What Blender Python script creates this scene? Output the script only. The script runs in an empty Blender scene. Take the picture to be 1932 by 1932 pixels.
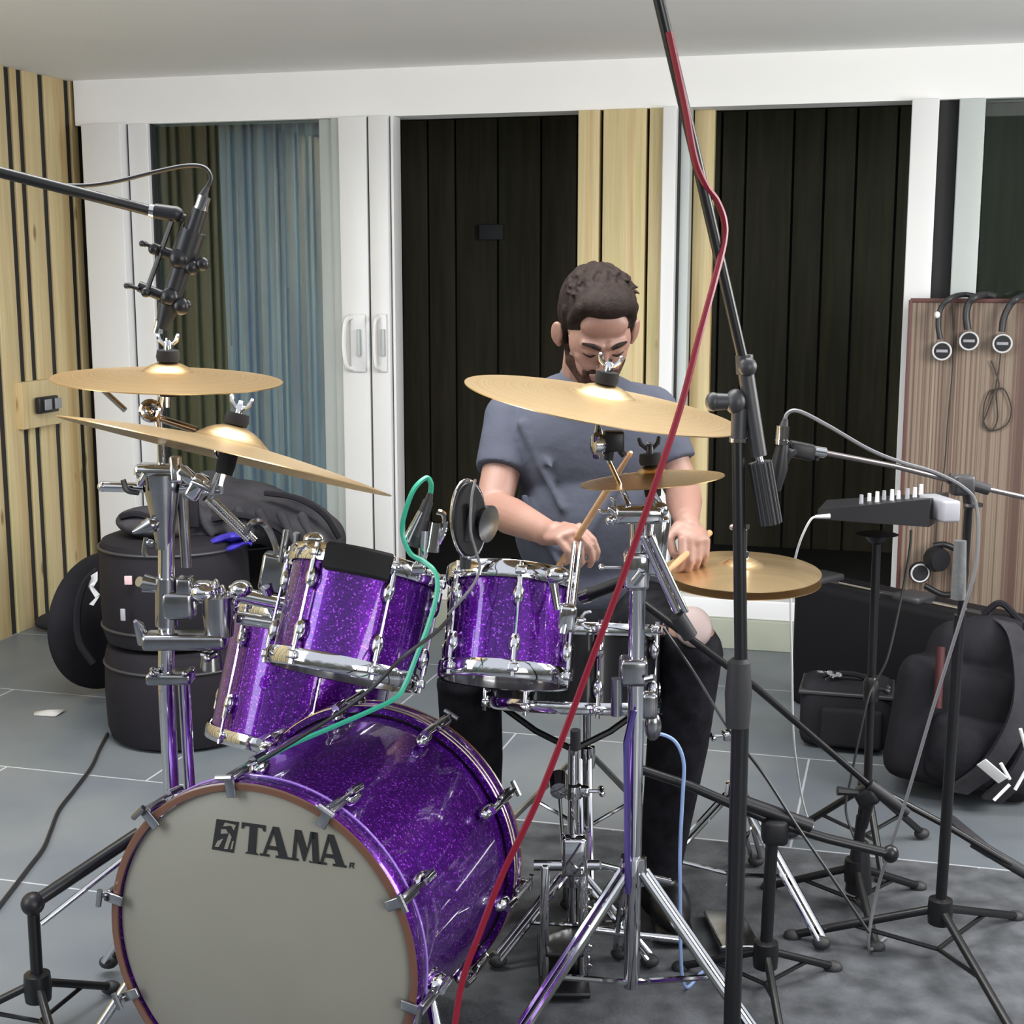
import bpy, bmesh, math, random
from mathutils import Vector, Matrix, Euler
random.seed(4)
S = bpy.context.scene
COL = S.collection
PI = math.pi

# ------------------------------------------------------------------ camera
FPX, YH, CH = 2700.0, 515.0, 1.42
TH = math.atan((966 - YH) / FPX)
CT, ST = math.cos(TH), math.sin(TH)
cd = bpy.data.cameras.new('camera')
cam = bpy.data.objects.new('camera', cd)
COL.objects.link(cam)
cam.location = (0, 0, CH)
cam.rotation_euler = (PI / 2 - TH, 0, 0)
cd.sensor_width = 36
cd.lens = 36 * FPX / 1932
cd.clip_start = 0.05
S.camera = cam

# ------------------------------------------------------------------ world and lights
W = bpy.data.worlds.new('world')
S.world = W
W.use_nodes = True
nt = W.node_tree
nt.nodes.clear()
wo = nt.nodes.new('ShaderNodeOutputWorld')
bg = nt.nodes.new('ShaderNodeBackground')
tc = nt.nodes.new('ShaderNodeTexCoord')
sp = nt.nodes.new('ShaderNodeSeparateXYZ')
nz = nt.nodes.new('ShaderNodeTexNoise')
nz.inputs['Scale'].default_value = 5
nz.inputs['Detail'].default_value = 5
ma = nt.nodes.new('ShaderNodeMath'); ma.operation = 'MULTIPLY_ADD'
ma.inputs[1].default_value = 0.45
rp = nt.nodes.new('ShaderNodeValToRGB')
rp.color_ramp.elements[0].position = 0.12
rp.color_ramp.elements[0].color = (0.10, 0.10, 0.09, 1)
rp.color_ramp.elements[1].position = 0.55
rp.color_ramp.elements[1].color = (0.95, 1.0, 1.1, 1)
e = rp.color_ramp.elements.new(0.36); e.color = (0.22, 0.24, 0.22, 1)
nt.links.new(tc.outputs['Generated'], sp.inputs[0])
nt.links.new(tc.outputs['Generated'], nz.inputs['Vector'])
nt.links.new(nz.outputs['Fac'], ma.inputs[0])
nt.links.new(sp.outputs['Z'], ma.inputs[2])
nt.links.new(ma.outputs[0], rp.inputs[0])
nt.links.new(rp.outputs[0], bg.inputs['Color'])
bg.inputs['Strength'].default_value = 0.55
nt.links.new(bg.outputs[0], wo.inputs[0])


def area(name, loc, target, sx, sy, power, color=(1, 1, 1)):
    l = bpy.data.lights.new(name, 'AREA')
    l.shape = 'RECTANGLE'; l.size = sx; l.size_y = sy; l.energy = power; l.color = color
    o = bpy.data.objects.new(name, l); COL.objects.link(o)
    o.location = loc
    o.rotation_euler = (Vector(target) - Vector(loc)).to_track_quat('-Z', 'Y').to_euler()
    return o


area('overhead_fill', (-0.1, 2.85, 2.62), (-0.25, 4.7, 0.7), 2.8, 0.9, 105, (1.0, 0.99, 0.96))  # added area lamp brightening the door wall and cymbal tops from above
area('left_fill', (-2.9, 1.6, 1.7), (-0.6, 4.2, 0.6), 1.6, 1.8, 45, (0.86, 0.93, 1.0))  # added cool lamp just inside the board wall, lifts the left floor
area('right_fill', (2.7, 2.6, 1.75), (0.0, 3.1, 0.9), 1.2, 1.2, 55, (1.0, 0.99, 0.97))  # added lamp that brightens the right-hand sides of drummer and toms
area('front_fill', (2.6, -2.4, 1.7), (-0.9, 5.2, 2.1), 2.2, 1.6, 75, (1.0, 0.98, 0.95))  # added fill lamp behind the camera, lifts the ceiling and back wall
S.view_settings.view_transform = 'Standard'
S.view_settings.look = 'None'
S.view_settings.gamma = 1
S.view_settings.exposure = 0.75

# ------------------------------------------------------------------ geometry of the place
def ray(px, py):
    a = (px - 966) / FPX; b = -(py - 966) / FPX
    return Vector((a, CT + b * ST, -ST + b * CT))
def P(px, py, Y):
    """world point seen at this place of the photo, at depth Y"""
    r = ray(px, py)
    return Vector((0, 0, CH)) + r * (Y / r.y)
def F(px, py, z=0.0):
    r = ray(px, py)
    return Vector((0, 0, CH)) + r * ((z - CH) / r.z)
AZ = math.radians(15.4)
U = Vector((math.cos(AZ), -math.sin(AZ), 0)); V = Vector((math.sin(AZ), math.cos(AZ), 0))
Z = Vector((0, 0, 1))
def R(u, v, z=0.0):
    return U * u + V * v + Z * z
def Wv(px, py, v):
    r = ray(px, py); k = (v - 0) / r.dot(V)
    p = Vector((0, 0, CH)) + r * k
    return p.dot(U), p.z
def Wu(px, py, u):
    r = ray(px, py); k = u / r.dot(U)
    p = Vector((0, 0, CH)) + r * k
    return p.dot(V), p.z
ROOM = Matrix(((U.x, V.x, 0, 0), (U.y, V.y, 0, 0), (0, 0, 1, 0), (0, 0, 0, 1)))

def frame(axis, hint=None):
    """3x3 with z along axis"""
    z = Vector(axis).normalized()
    h = Vector(hint) if hint is not None else (Vector((0, 0, 1)) if abs(z.z) < 0.9 else Vector((1, 0, 0)))
    x = h - z * h.dot(z); x.normalize()
    y = z.cross(x)
    return Matrix((x, y, z)).transposed()
def M4(center, axis=(0, 0, 1), hint=None):
    return Matrix.Translation(Vector(center)) @ frame(axis, hint).to_4x4()

def spline(pts, n=8):
    pts = [Vector(p) for p in pts]
    if len(pts) < 3: return pts
    P_ = [pts[0] * 2 - pts[1]] + pts + [pts[-1] * 2 - pts[-2]]
    out = []
    for i in range(1, len(P_) - 2):
        a, b, c, d = P_[i - 1:i + 3]
        for k in range(n):
            t = k / n
            out.append(0.5 * ((2 * b) + (c - a) * t + (2 * a - 5 * b + 4 * c - d) * t * t + (3 * b - a - 3 * c + d) * t ** 3))
    out.append(pts[-1])
    return out

class MB:
    def __init__(s):
        s.bm = bmesh.new(); s.mi = 0
    def _m(s, vs, fs):
        v = [s.bm.verts.new(p) for p in vs]
        for f in fs:
            try:
                q = s.bm.faces.new([v[i] for i in f]); q.material_index = s.mi; q.smooth = True
            except ValueError: pass
        return v
    def box(s, m, sx, sy, sz, bev=0.0):
        """m: matrix or centre; full sizes"""
        if not isinstance(m, Matrix): m = Matrix.Translation(Vector(m))
        t = bmesh.new()
        bmesh.ops.create_cube(t, size=1, matrix=Matrix.Diagonal((sx, sy, sz, 1)))
        if bev > 0:
            bmesh.ops.bevel(t, geom=t.edges[:], offset=min(bev, min(sx, sy, sz) * 0.45), segments=3, profile=0.5, affect='EDGES')
        s._merge(t, m); return s
    def _merge(s, t, m):
        t.verts.index_update()
        vs = [m @ v.co for v in t.verts]
        fs = [[v.index for v in f.verts] for f in t.faces]
        s._m(vs, fs); t.free()
    def ell(s, c, r, axis=(0, 0, 1), hint=None, seg=20, rings=12):
        t = bmesh.new()
        bmesh.ops.create_uvsphere(t, u_segments=seg, v_segments=rings, radius=1)
        if isinstance(r, (int, float)): r = (r, r, r)
        s._merge(t, (c if isinstance(c, Matrix) else M4(c, axis, hint)) @ Matrix.Diagonal((r[0], r[1], r[2], 1))); return s
    def tube(s, pts, r, seg=10, caps=True):
        pts = [Vector(p) for p in pts]
        n = len(pts)
        rr = r if isinstance(r, (list, tuple)) else [r] * n
        if len(rr) != n:
            k = len(rr); rr = [rr[min(int(i / (n - 1) * (k - 1)), k - 2)] * (1 - ((i / (n - 1) * (k - 1)) - min(int(i / (n - 1) * (k - 1)), k - 2))) + rr[min(int(i / (n - 1) * (k - 1)), k - 2) + 1] * ((i / (n - 1) * (k - 1)) - min(int(i / (n - 1) * (k - 1)), k - 2)) for i in range(n)]
        vs = []; fs = []; x = None
        for i in range(n):
            d = (pts[min(i + 1, n - 1)] - pts[max(i - 1, 0)])
            if d.length < 1e-9: d = Vector((0, 0, 1))
            d.normalize()
            if x is None: x = frame(d).col[0].copy()
            x = x - d * x.dot(d)
            if x.length < 1e-6: x = frame(d).col[0].copy()
            x.normalize(); y = d.cross(x)
            for k in range(seg):
                a = 2 * PI * k / seg
                vs.append(pts[i] + (x * math.cos(a) + y * math.sin(a)) * rr[i])
        for i in range(n - 1):
            for k in range(seg):
                fs.append((i * seg + k, i * seg + (k + 1) % seg, (i + 1) * seg + (k + 1) % seg, (i + 1) * seg + k))
        if caps:
            fs.append(tuple(range(seg - 1, -1, -1))); fs.append(tuple((n - 1) * seg + k for k in range(seg)))
        s._m(vs, fs); return s
    def cap(s, a, b, ra, rb, seg=14):
        """rounded limb"""
        a = Vector(a); b = Vector(b)
        s.tube([a, b], [ra, rb], seg); s.ell(a, ra, seg=seg, rings=8); s.ell(b, rb, seg=seg, rings=8); return s
    def cable(s, pts, r, n=8, seg=6):
        return s.tube(spline(pts, n), r, seg)
    def lathe(s, m, prof, seg=48, closed=False):
        """prof: (radius, z) list in the local frame m"""
        vs = []; fs = []; n = len(prof)
        for (r, z) in prof:
            for k in range(seg):
                a = 2 * PI * k / seg
                vs.append(m @ Vector((r * math.cos(a), r * math.sin(a), z)))
        rng = n if closed else n - 1
        for i in range(rng):
            j = (i + 1) % n
            for k in range(seg):
                fs.append((i * seg + k, i * seg + (k + 1) % seg, j * seg + (k + 1) % seg, j * seg + k))
        if not closed:
            if prof[0][0] > 1e-6: fs.append(tuple(range(seg - 1, -1, -1)))
            if prof[-1][0] > 1e-6: fs.append(tuple((n - 1) * seg + k for k in range(seg)))
        s._m(vs, fs); return s
    def ring(s, m, R0, r, seg=48, k=8):
        prof = [(R0 + r * math.cos(2 * PI * i / k), r * math.sin(2 * PI * i / k)) for i in range(k)]
        return s.lathe(m, prof, seg, True)
    def prism(s, m, poly, h):
        n = len(poly)
        vs = [m @ Vector((x, y, 0)) for x, y in poly] + [m @ Vector((x, y, h)) for x, y in poly]
        fs = [tuple(range(n - 1, -1, -1)), tuple(range(n, 2 * n))] + [(i, (i + 1) % n, n + (i + 1) % n, n + i) for i in range(n)]
        s._m(vs, fs); return s
    def build(s, name, mats, parent=None, flat=False, remesh=0, smooth=0, angle=40, tri=False):
        bmesh.ops.remove_doubles(s.bm, verts=s.bm.verts[:], dist=1e-6)
        bmesh.ops.recalc_face_normals(s.bm, faces=s.bm.faces[:])
        off = Vector((0, 0, 0))
        if parent is not None:
            p = parent
            while p is not None: off += p.location; p = p.parent
        bmesh.ops.translate(s.bm, verts=s.bm.verts[:], vec=-off)
        if flat:
            for f in s.bm.faces: f.smooth = False
        else:
            for ed in s.bm.edges:
                if len(ed.link_faces) == 2 and ed.calc_face_angle(0) > math.radians(angle): ed.smooth = False
        me = bpy.data.meshes.new(name); s.bm.to_mesh(me); s.bm.free()
        if not isinstance(mats, (list, tuple)): mats = [mats]
        for m in mats: me.materials.append(m)
        o = bpy.data.objects.new(name, me); COL.objects.link(o)
        if parent is not None: o.parent = parent
        if remesh:
            r = o.modifiers.new('r', 'REMESH'); r.mode = 'VOXEL'; r.voxel_size = remesh; r.use_smooth_shade = True
            if smooth:
                q = o.modifiers.new('s', 'SMOOTH'); q.iterations = smooth; q.factor = 0.5
        return o

def thing(name, label, cat, base, group=None):
    o = bpy.data.objects.new(name, None); COL.objects.link(o)
    o.empty_display_size = 0.05
    o.location = Vector(base); o['label'] = label; o['category'] = cat
    if group: o['group'] = group
    return o
def tag(o, label, cat, group=None, kind=None):
    if label: o['label'] = label; o['category'] = cat
    if group: o['group'] = group
    if kind: o['kind'] = kind
    return o
def struct(o, label=None, cat=None):
    o['kind'] = 'structure'
    if label: o['label'] = label; o['category'] = cat
    return o

# ------------------------------------------------------------------ materials
def mat(name, color, rough=0.5, metal=0.0, coat=0.0, spec=0.5, noise=None, bump=None, sheen=0, sss=0):
    m = bpy.data.materials.new(name); m.use_nodes = True
    n = m.node_tree.nodes; l = m.node_tree.links; b = n['Principled BSDF']
    b.inputs['Base Color'].default_value = (*color, 1)
    b.inputs['Roughness'].default_value = rough
    b.inputs['Metallic'].default_value = metal
    b.inputs['Coat Weight'].default_value = coat
    b.inputs['Coat Roughness'].default_value = 0.06
    b.inputs['Specular IOR Level'].default_value = spec
    if sheen: b.inputs['Sheen Weight'].default_value = sheen
    if sss:
        b.inputs['Subsurface Weight'].default_value = sss
        b.inputs['Subsurface Radius'].default_value = (0.012, 0.005, 0.003)
        b.inputs['Subsurface Scale'].default_value = 1.0
    t = n.new('ShaderNodeTexCoord')
    if noise:     # (scale, colour2, (sx,sy,sz))
        sc, c2, st = noise
        mp = n.new('ShaderNodeMapping'); mp.inputs['Scale'].default_value = st
        x = n.new('ShaderNodeTexNoise'); x.inputs['Scale'].default_value = sc; x.inputs['Detail'].default_value = 5
        r = n.new('ShaderNodeValToRGB')
        r.color_ramp.elements[0].position = 0.32; r.color_ramp.elements[1].position = 0.68
        r.color_ramp.elements[0].color = (*color, 1); r.color_ramp.elements[1].color = (*c2, 1)
        l.new(t.outputs['Object'], mp.inputs[0]); l.new(mp.outputs[0], x.inputs['Vector']); l.new(x.outputs['Fac'], r.inputs[0])
        l.new(r.outputs[0], b.inputs['Base Color'])
    if bump:      # (scale, strength, distance)
        y = n.new('ShaderNodeTexNoise'); y.inputs['Scale'].default_value = bump[0]; y.inputs['Detail'].default_value = 4
        bp = n.new('ShaderNodeBump'); bp.inputs['Strength'].default_value = bump[1]; bp.inputs['Distance'].default_value = bump[2]
        l.new(t.outputs['Object'], y.inputs['Vector']); l.new(y.outputs['Fac'], bp.inputs['Height']); l.new(bp.outputs[0], b.inputs['Normal'])
    return m

chrome = mat('chrome', (0.66, 0.66, 0.68), 0.07, 1.0)
steel = mat('satin_steel', (0.40, 0.40, 0.41), 0.2, 1.0, noise=(30, (0.30, 0.30, 0.32), (1, 1, 1)))
blackmetal = mat('black_metal', (0.009, 0.009, 0.010), 0.34, 0.0, spec=0.4)
rubber = mat('rubber', (0.02, 0.02, 0.022), 0.6, bump=(200, 0.2, 0.001))
felt = mat('black_felt', (0.012, 0.012, 0.013), 0.95)
nylon = mat('black_nylon', (0.010, 0.0095, 0.012), 0.8, spec=.15, noise=(6, (0.018, 0.017, 0.021), (1, 1, 1)), bump=(90, 0.3, 0.002))
greynylon = mat('grey_nylon', (0.048, 0.046, 0.052), 0.8, spec=.2, noise=(7, (0.022, 0.021, 0.025), (1, 1, 1)), bump=(14, 0.5, 0.01))
bluecloth = mat('blue_cloth', (0.03, 0.02, 0.30), 0.7, bump=(30, 0.4, 0.005))
white = mat('white_upvc', (0.80, 0.80, 0.80), 0.32, noise=(2, (0.76, 0.76, 0.77), (1, 1, 1)))
whiteceil = mat('white_ceiling_paint', (0.92, 0.92, 0.91), 0.9, noise=(3, (0.90, 0.90, 0.90), (1, 1, 1)))
greyupvc = mat('grey_white_upvc', (0.52, 0.56, 0.55), 0.4, noise=(2, (0.47, 0.51, 0.5), (1, 1, 1)))
gasket = mat('dark_gasket', (0.02, 0.02, 0.022), 0.7)
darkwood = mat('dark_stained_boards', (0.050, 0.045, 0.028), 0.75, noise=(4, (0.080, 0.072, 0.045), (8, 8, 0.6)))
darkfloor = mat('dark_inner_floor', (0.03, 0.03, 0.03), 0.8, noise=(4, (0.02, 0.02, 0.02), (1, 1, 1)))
headmat = mat('drum_head_film', (0.215, 0.205, 0.165), 0.42, noise=(3, (0.24, 0.23, 0.19), (1, 1, 1)))
clearhead = mat('clear_drum_head', (0.16, 0.145, 0.15), 0.25, coat=0.4)
inkblack = mat('black_print', (0.012, 0.012, 0.012), 0.5)
brownedge = mat('copper_brown_edge', (0.13, 0.055, 0.030), 0.3, coat=0.5)
skin = mat('skin', (0.275, 0.158, 0.122), 0.5, noise=(9, (0.235, 0.125, 0.095), (1, 1, 1)), sss=0.15, bump=(150, 0.08, 0.001))
lipmat = mat('lips', (0.13, 0.055, 0.045), 0.5)
hairmat = mat('dark_brown_hair', (0.010, 0.0065, 0.0055), 0.7, spec=.12, noise=(60, (0.020, 0.013, 0.011), (1, 1, 0.3)), bump=(170, 0.6, 0.003))
beardmat = mat('dark_beard', (0.022, 0.012, 0.009), 0.8, spec=.1, noise=(90, (0.055, 0.03, 0.022), (1, 1, 1)), bump=(260, 0.8, 0.002))
shirtmat = mat('grey_blue_jersey', (0.055, 0.060, 0.082), 0.9, spec=.15, noise=(5, (0.068, 0.074, 0.098), (1, 1, 1)), bump=(9, 0.55, 0.02))
denim = mat('black_denim', (0.005, 0.005, 0.007), 0.85, spec=.15, noise=(30, (0.013, 0.013, 0.017), (1, 1, 1)), bump=(16, 0.5, 0.015))
redcab = mat('red_cable', (0.19, 0.004, 0.018), 0.35)
greencab = mat('green_cable', (0.03, 0.34, 0.22), 0.35)
bluecab = mat('pale_blue_cable', (0.25, 0.36, 0.62), 0.4)
blackcab = mat('black_cable', (0.015, 0.015, 0.016), 0.45)
greycab = mat('grey_cable', (0.16, 0.16, 0.17), 0.45)
whitecab = mat('white_cable', (0.55, 0.55, 0.56), 0.5)
stickwood = mat('hickory', (0.42, 0.25, 0.13), 0.4, noise=(10, (0.36, 0.2, 0.1), (1, 1, 8)))
plastic = mat('black_plastic', (0.011, 0.011, 0.013), 0.42, spec=.4)
greyplastic = mat('grey_plastic', (0.28, 0.28, 0.31), 0.45)
darkgrey = mat('dark_grey_plastic', (0.030, 0.030, 0.033), 0.45)
whiteprint = mat('white_print', (0.75, 0.75, 0.75), 0.6)
pinkred = mat('faded_red_label', (0.55, 0.36, 0.38), 0.7)
darkred = mat('dark_red_webbing', (0.05, 0.005, 0.008), 0.7)
paper = mat('paper', (0.50, 0.48, 0.46), 0.9, noise=(20, (0.38, 0.37, 0.36), (1, 1, 1)))
rugmat = mat('dark_grey_rug', (0.035, 0.038, 0.042), 0.95, noise=(14, (0.10, 0.105, 0.115), (1, 1, 1)), bump=(120, 0.6, 0.004))
plinthmat = mat('pale_green_grey_render', (0.36, 0.38, 0.31), 0.8, noise=(6, (0.31, 0.33, 0.27), (1, 1, 1)))
blacksparkle = mat('black_sparkle', (0.006, 0.006, 0.008), 0.3, 0.2, coat=.25, spec=.2)

def wood_material(name, c1, c2, c3, dark=1.0):
    m = bpy.data.materials.new(name); m.use_nodes = True
    n = m.node_tree.nodes; l = m.node_tree.links; b = n['Principled BSDF']
    b.inputs['Roughness'].default_value = 0.55
    t = n.new('ShaderNodeTexCoord')
    mp = n.new('ShaderNodeMapping'); mp.inputs['Scale'].default_value = (9, 9, 0.45)
    x = n.new('ShaderNodeTexNoise'); x.inputs['Scale'].default_value = 1.6; x.inputs['Detail'].default_value = 4; x.inputs['Distortion'].default_value = 0.6
    r = n.new('ShaderNodeValToRGB')
    r.color_ramp.elements[0].position = 0.3; r.color_ramp.elements[1].position = 0.72
    r.color_ramp.elements[0].color = (*c1, 1); r.color_ramp.elements[1].color = (*c3, 1)
    q = r.color_ramp.elements.new(0.5); q.color = (*c2, 1)
    mp2 = n.new('ShaderNodeMapping'); mp2.inputs['Scale'].default_value = (60, 60, 1.6)
    g = n.new('ShaderNodeTexNoise'); g.inputs['Scale'].default_value = 2; g.inputs['Detail'].default_value = 3
    mx = n.new('ShaderNodeMix'); mx.data_type = 'RGBA'; mx.blend_type = 'MULTIPLY'; mx.inputs[0].default_value = 0.35
    mp3 = n.new('ShaderNodeMapping'); mp3.inputs['Scale'].default_value = (9.0, 9.0, 3.2)
    k = n.new('ShaderNodeTexVoronoi'); k.inputs['Scale'].default_value = 1.0; k.inputs['Randomness'].default_value = 1.0
    kr = n.new('ShaderNodeValToRGB')
    kr.color_ramp.elements[0].position = 0.05; kr.color_ramp.elements[0].color = (0.30, 0.19, 0.10, 1)
    kr.color_ramp.elements[1].position = 0.13; kr.color_ramp.elements[1].color = (1, 1, 1, 1)
    mx2 = n.new('ShaderNodeMix'); mx2.data_type = 'RGBA'; mx2.blend_type = 'MULTIPLY'; mx2.inputs[0].default_value = 0.8
    l.new(t.outputs['Object'], mp.inputs[0]); l.new(mp.outputs[0], x.inputs['Vector']); l.new(x.outputs['Fac'], r.inputs[0])
    l.new(t.outputs['Object'], mp2.inputs[0]); l.new(mp2.outputs[0], g.inputs['Vector'])
    l.new(t.outputs['Object'], mp3.inputs[0]); l.new(mp3.outputs[0], k.inputs['Vector']); l.new(k.outputs['Distance'], kr.inputs[0])
    l.new(r.outputs[0], mx.inputs[6]); l.new(g.outputs['Fac'], mx.inputs[7])
    l.new(mx.outputs[2], mx2.inputs[6]); l.new(kr.outputs[0], mx2.inputs[7])
    l.new(mx2.outputs[2], b.inputs['Base Color'])
    return m
wood = wood_material('pale_pine_boards', (0.60, 0.42, 0.19), (0.74, 0.60, 0.34), (0.62, 0.54, 0.25))

def tile_material():
    m = bpy.data.materials.new('slate_floor_tiles'); m.use_nodes = True
    n = m.node_tree.nodes; l = m.node_tree.links; b = n['Principled BSDF']
    t = n.new('ShaderNodeTexCoord')
    mp = n.new('ShaderNodeMapping'); mp.inputs['Location'].default_value = (2.93, -4.15, 0)
    br = n.new('ShaderNodeTexBrick')
    br.offset = 0.5; br.offset_frequency = 2; br.squash = 1
    br.inputs['Scale'].default_value = 1; br.inputs['Brick Width'].default_value = 0.9; br.inputs['Row Height'].default_value = 0.69
    br.inputs['Mortar Size'].default_value = 0.0035; br.inputs['Mortar Smooth'].default_value = 0.3
    br.inputs['Color1'].default_value = (0.125, 0.142, 0.155, 1); br.inputs['Color2'].default_value = (0.155, 0.168, 0.185, 1)
    br.inputs['Mortar'].default_value = (0.42, 0.43, 0.45, 1)
    x = n.new('ShaderNodeTexNoise'); x.inputs['Scale'].default_value = 3.0; x.inputs['Detail'].default_value = 6
    r = n.new('ShaderNodeValToRGB'); r.color_ramp.elements[0].position = 0.3; r.color_ramp.elements[1].position = 0.7
    r.color_ramp.elements[0].color = (0.80, 0.83, 0.88, 1); r.color_ramp.elements[1].color = (1.12, 1.1, 1.05, 1)
    mx = n.new('ShaderNodeMix'); mx.data_type = 'RGBA'; mx.blend_type = 'MULTIPLY'; mx.inputs[0].default_value = 1
    l.new(t.outputs['Object'], mp.inputs[0]); l.new(mp.outputs[0], br.inputs['Vector'])
    l.new(t.outputs['Object'], x.inputs['Vector']); l.new(x.outputs['Fac'], r.inputs[0])
    l.new(br.outputs['Color'], mx.inputs[6]); l.new(r.outputs[0], mx.inputs[7]); l.new(mx.outputs[2], b.inputs['Base Color'])
    b.inputs['Roughness'].default_value = 0.42
    bp = n.new('ShaderNodeBump'); bp.inputs['Strength'].default_value = 0.25; bp.inputs['Distance'].default_value = 0.004
    l.new(x.outputs['Fac'], bp.inputs['Height']); l.new(bp.outputs[0], b.inputs['Normal'])
    return m
tiles = tile_material()

def sparkle_material():
    m = bpy.data.materials.new('purple_sparkle_lacquer'); m.use_nodes = True
    n = m.node_tree.nodes; l = m.node_tree.links; b = n['Principled BSDF']
    t = n.new('ShaderNodeTexCoord')
    v = n.new('ShaderNodeTexVoronoi'); v.inputs['Scale'].default_value = 420
    r = n.new('ShaderNodeValToRGB')
    r.color_ramp.elements[0].position = 0.0; r.color_ramp.elements[0].color = (0.030, 0.001, 0.095, 1)
    r.color_ramp.elements[1].position = 1.0; r.color_ramp.elements[1].color = (0.50, 0.10, 0.95, 1)
    q = r.color_ramp.elements.new(0.90); q.color = (0.105, 0.004, 0.27, 1)
    sx = n.new('ShaderNodeSeparateColor')
    l.new(t.outputs['Object'], v.inputs['Vector']); l.new(v.outputs['Color'], sx.inputs[0]); l.new(sx.outputs[0], r.inputs[0])
    l.new(r.outputs[0], b.inputs['Base Color'])
    bp = n.new('ShaderNodeBump'); bp.inputs['Strength'].default_value = 0.9; bp.inputs['Distance'].default_value = 0.001
    l.new(sx.outputs[1], bp.inputs['Height']); l.new(bp.outputs[0], b.inputs['Normal'])
    b.inputs['Metallic'].default_value = 0.75; b.inputs['Roughness'].default_value = 0.34; b.inputs['Specular IOR Level'].default_value = 0.2; b.inputs['Coat IOR'].default_value = 1.4
    b.inputs['Coat Weight'].default_value = 1.0; b.inputs['Coat Roughness'].default_value = 0.04
    return m
purple = sparkle_material()

def cymbal_material(name, c1, c2):
    m = bpy.data.materials.new(name); m.use_nodes = True
    n = m.node_tree.nodes; l = m.node_tree.links; b = n['Principled BSDF']
    t = n.new('ShaderNodeTexCoord')
    # object space is centred on the cymbal: radius drives the lathe grooves
    ln = n.new('ShaderNodeVectorMath'); ln.operation = 'LENGTH'
    l.new(t.outputs['Object'], ln.inputs[0])
    x = n.new('ShaderNodeTexNoise'); x.noise_dimensions = '1D'; x.inputs['Scale'].default_value = 260; x.inputs['Detail'].default_value = 3
    l.new(ln.outputs['Value'], x.inputs['W'])
    r = n.new('ShaderNodeValToRGB'); r.color_ramp.elements[0].position = 0.3; r.color_ramp.elements[1].position = 0.7
    r.color_ramp.elements[0].color = (*c1, 1); r.color_ramp.elements[1].color = (*c2, 1)
    l.new(x.outputs['Fac'], r.inputs[0]); l.new(r.outputs[0], b.inputs['Base Color'])
    bp = n.new('ShaderNodeBump'); bp.inputs['Strength'].default_value = 0.35; bp.inputs['Distance'].default_value = 0.0006
    l.new(x.outputs['Fac'], bp.inputs['Height']); l.new(bp.outputs[0], b.inputs['Normal'])
    b.inputs['Metallic'].default_value = 1; b.inputs['Roughness'].default_value = 0.33
    return m
bronze = cymbal_material('bright_bronze', (0.74, 0.52, 0.27), (0.88, 0.66, 0.38))
bronze_dull = cymbal_material('dull_bronze', (0.50, 0.33, 0.15), (0.66, 0.46, 0.23))

def glass_material(name, tint, refl):
    m = bpy.data.materials.new(name); m.use_nodes = True
    n = m.node_tree.nodes; l = m.node_tree.links; n.clear()
    o = n.new('ShaderNodeOutputMaterial'); tr = n.new('ShaderNodeBsdfTransparent'); g = n.new('ShaderNodeBsdfGlossy')
    tr.inputs['Color'].default_value = (*tint, 1); g.inputs['Roughness'].default_value = 0.02
    fr = n.new('ShaderNodeFresnel'); fr.inputs['IOR'].default_value = refl
    mx = n.new('ShaderNodeMixShader')
    l.new(fr.outputs[0], mx.inputs[0]); l.new(tr.outputs[0], mx.inputs[1]); l.new(g.outputs[0], mx.inputs[2]); l.new(mx.outputs[0], o.inputs[0])
    return m
glass = glass_material('window_glass', (0.82, 0.90, 0.88), 1.7)

def stripe_material():
    m = bpy.data.materials.new('brown_striped_board'); m.use_nodes = True
    n = m.node_tree.nodes; l = m.node_tree.links; b = n['Principled BSDF']
    t = n.new('ShaderNodeTexCoord'); sp = n.new('ShaderNodeVectorMath'); sp.operation = 'DOT_PRODUCT'
    sp.inputs[1].default_value = tuple(U)
    l.new(t.outputs['Object'], sp.inputs[0])
    x = n.new('ShaderNodeTexNoise'); x.noise_dimensions = '1D'; x.inputs['Scale'].default_value = 15; x.inputs['Detail'].default_value = 4; x.inputs['Roughness'].default_value = 0.7
    l.new(sp.outputs['Value'], x.inputs['W'])
    r = n.new('ShaderNodeValToRGB')
    els = [(0.34, (0.075, 0.038, 0.028)), (0.43, (0.13, 0.08, 0.06)), (0.50, (0.24, 0.19, 0.14)), (0.57, (0.11, 0.06, 0.045)), (0.66, (0.27, 0.22, 0.165))]
    r.color_ramp.elements[0].position = els[0][0]; r.color_ramp.elements[0].color = (*els[0][1], 1)
    r.color_ramp.elements[1].position = els[-1][0]; r.color_ramp.elements[1].color = (*els[-1][1], 1)
    for p_, c_ in els[1:-1]:
        q = r.color_ramp.elements.new(p_); q.color = (*c_, 1)
    l.new(x.outputs['Fac'], r.inputs[0]); l.new(r.outputs[0], b.inputs['Base Color'])
    b.inputs['Roughness'].default_value = 0.6
    return m
striped = stripe_material()

def curtain_material():
    return mat('blue_grey_curtain', (0.44, 0.51, 0.72), 0.9, noise=(5, (0.64, 0.70, 0.84), (3, 3, 0.4)))
curtain = curtain_material()

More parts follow.
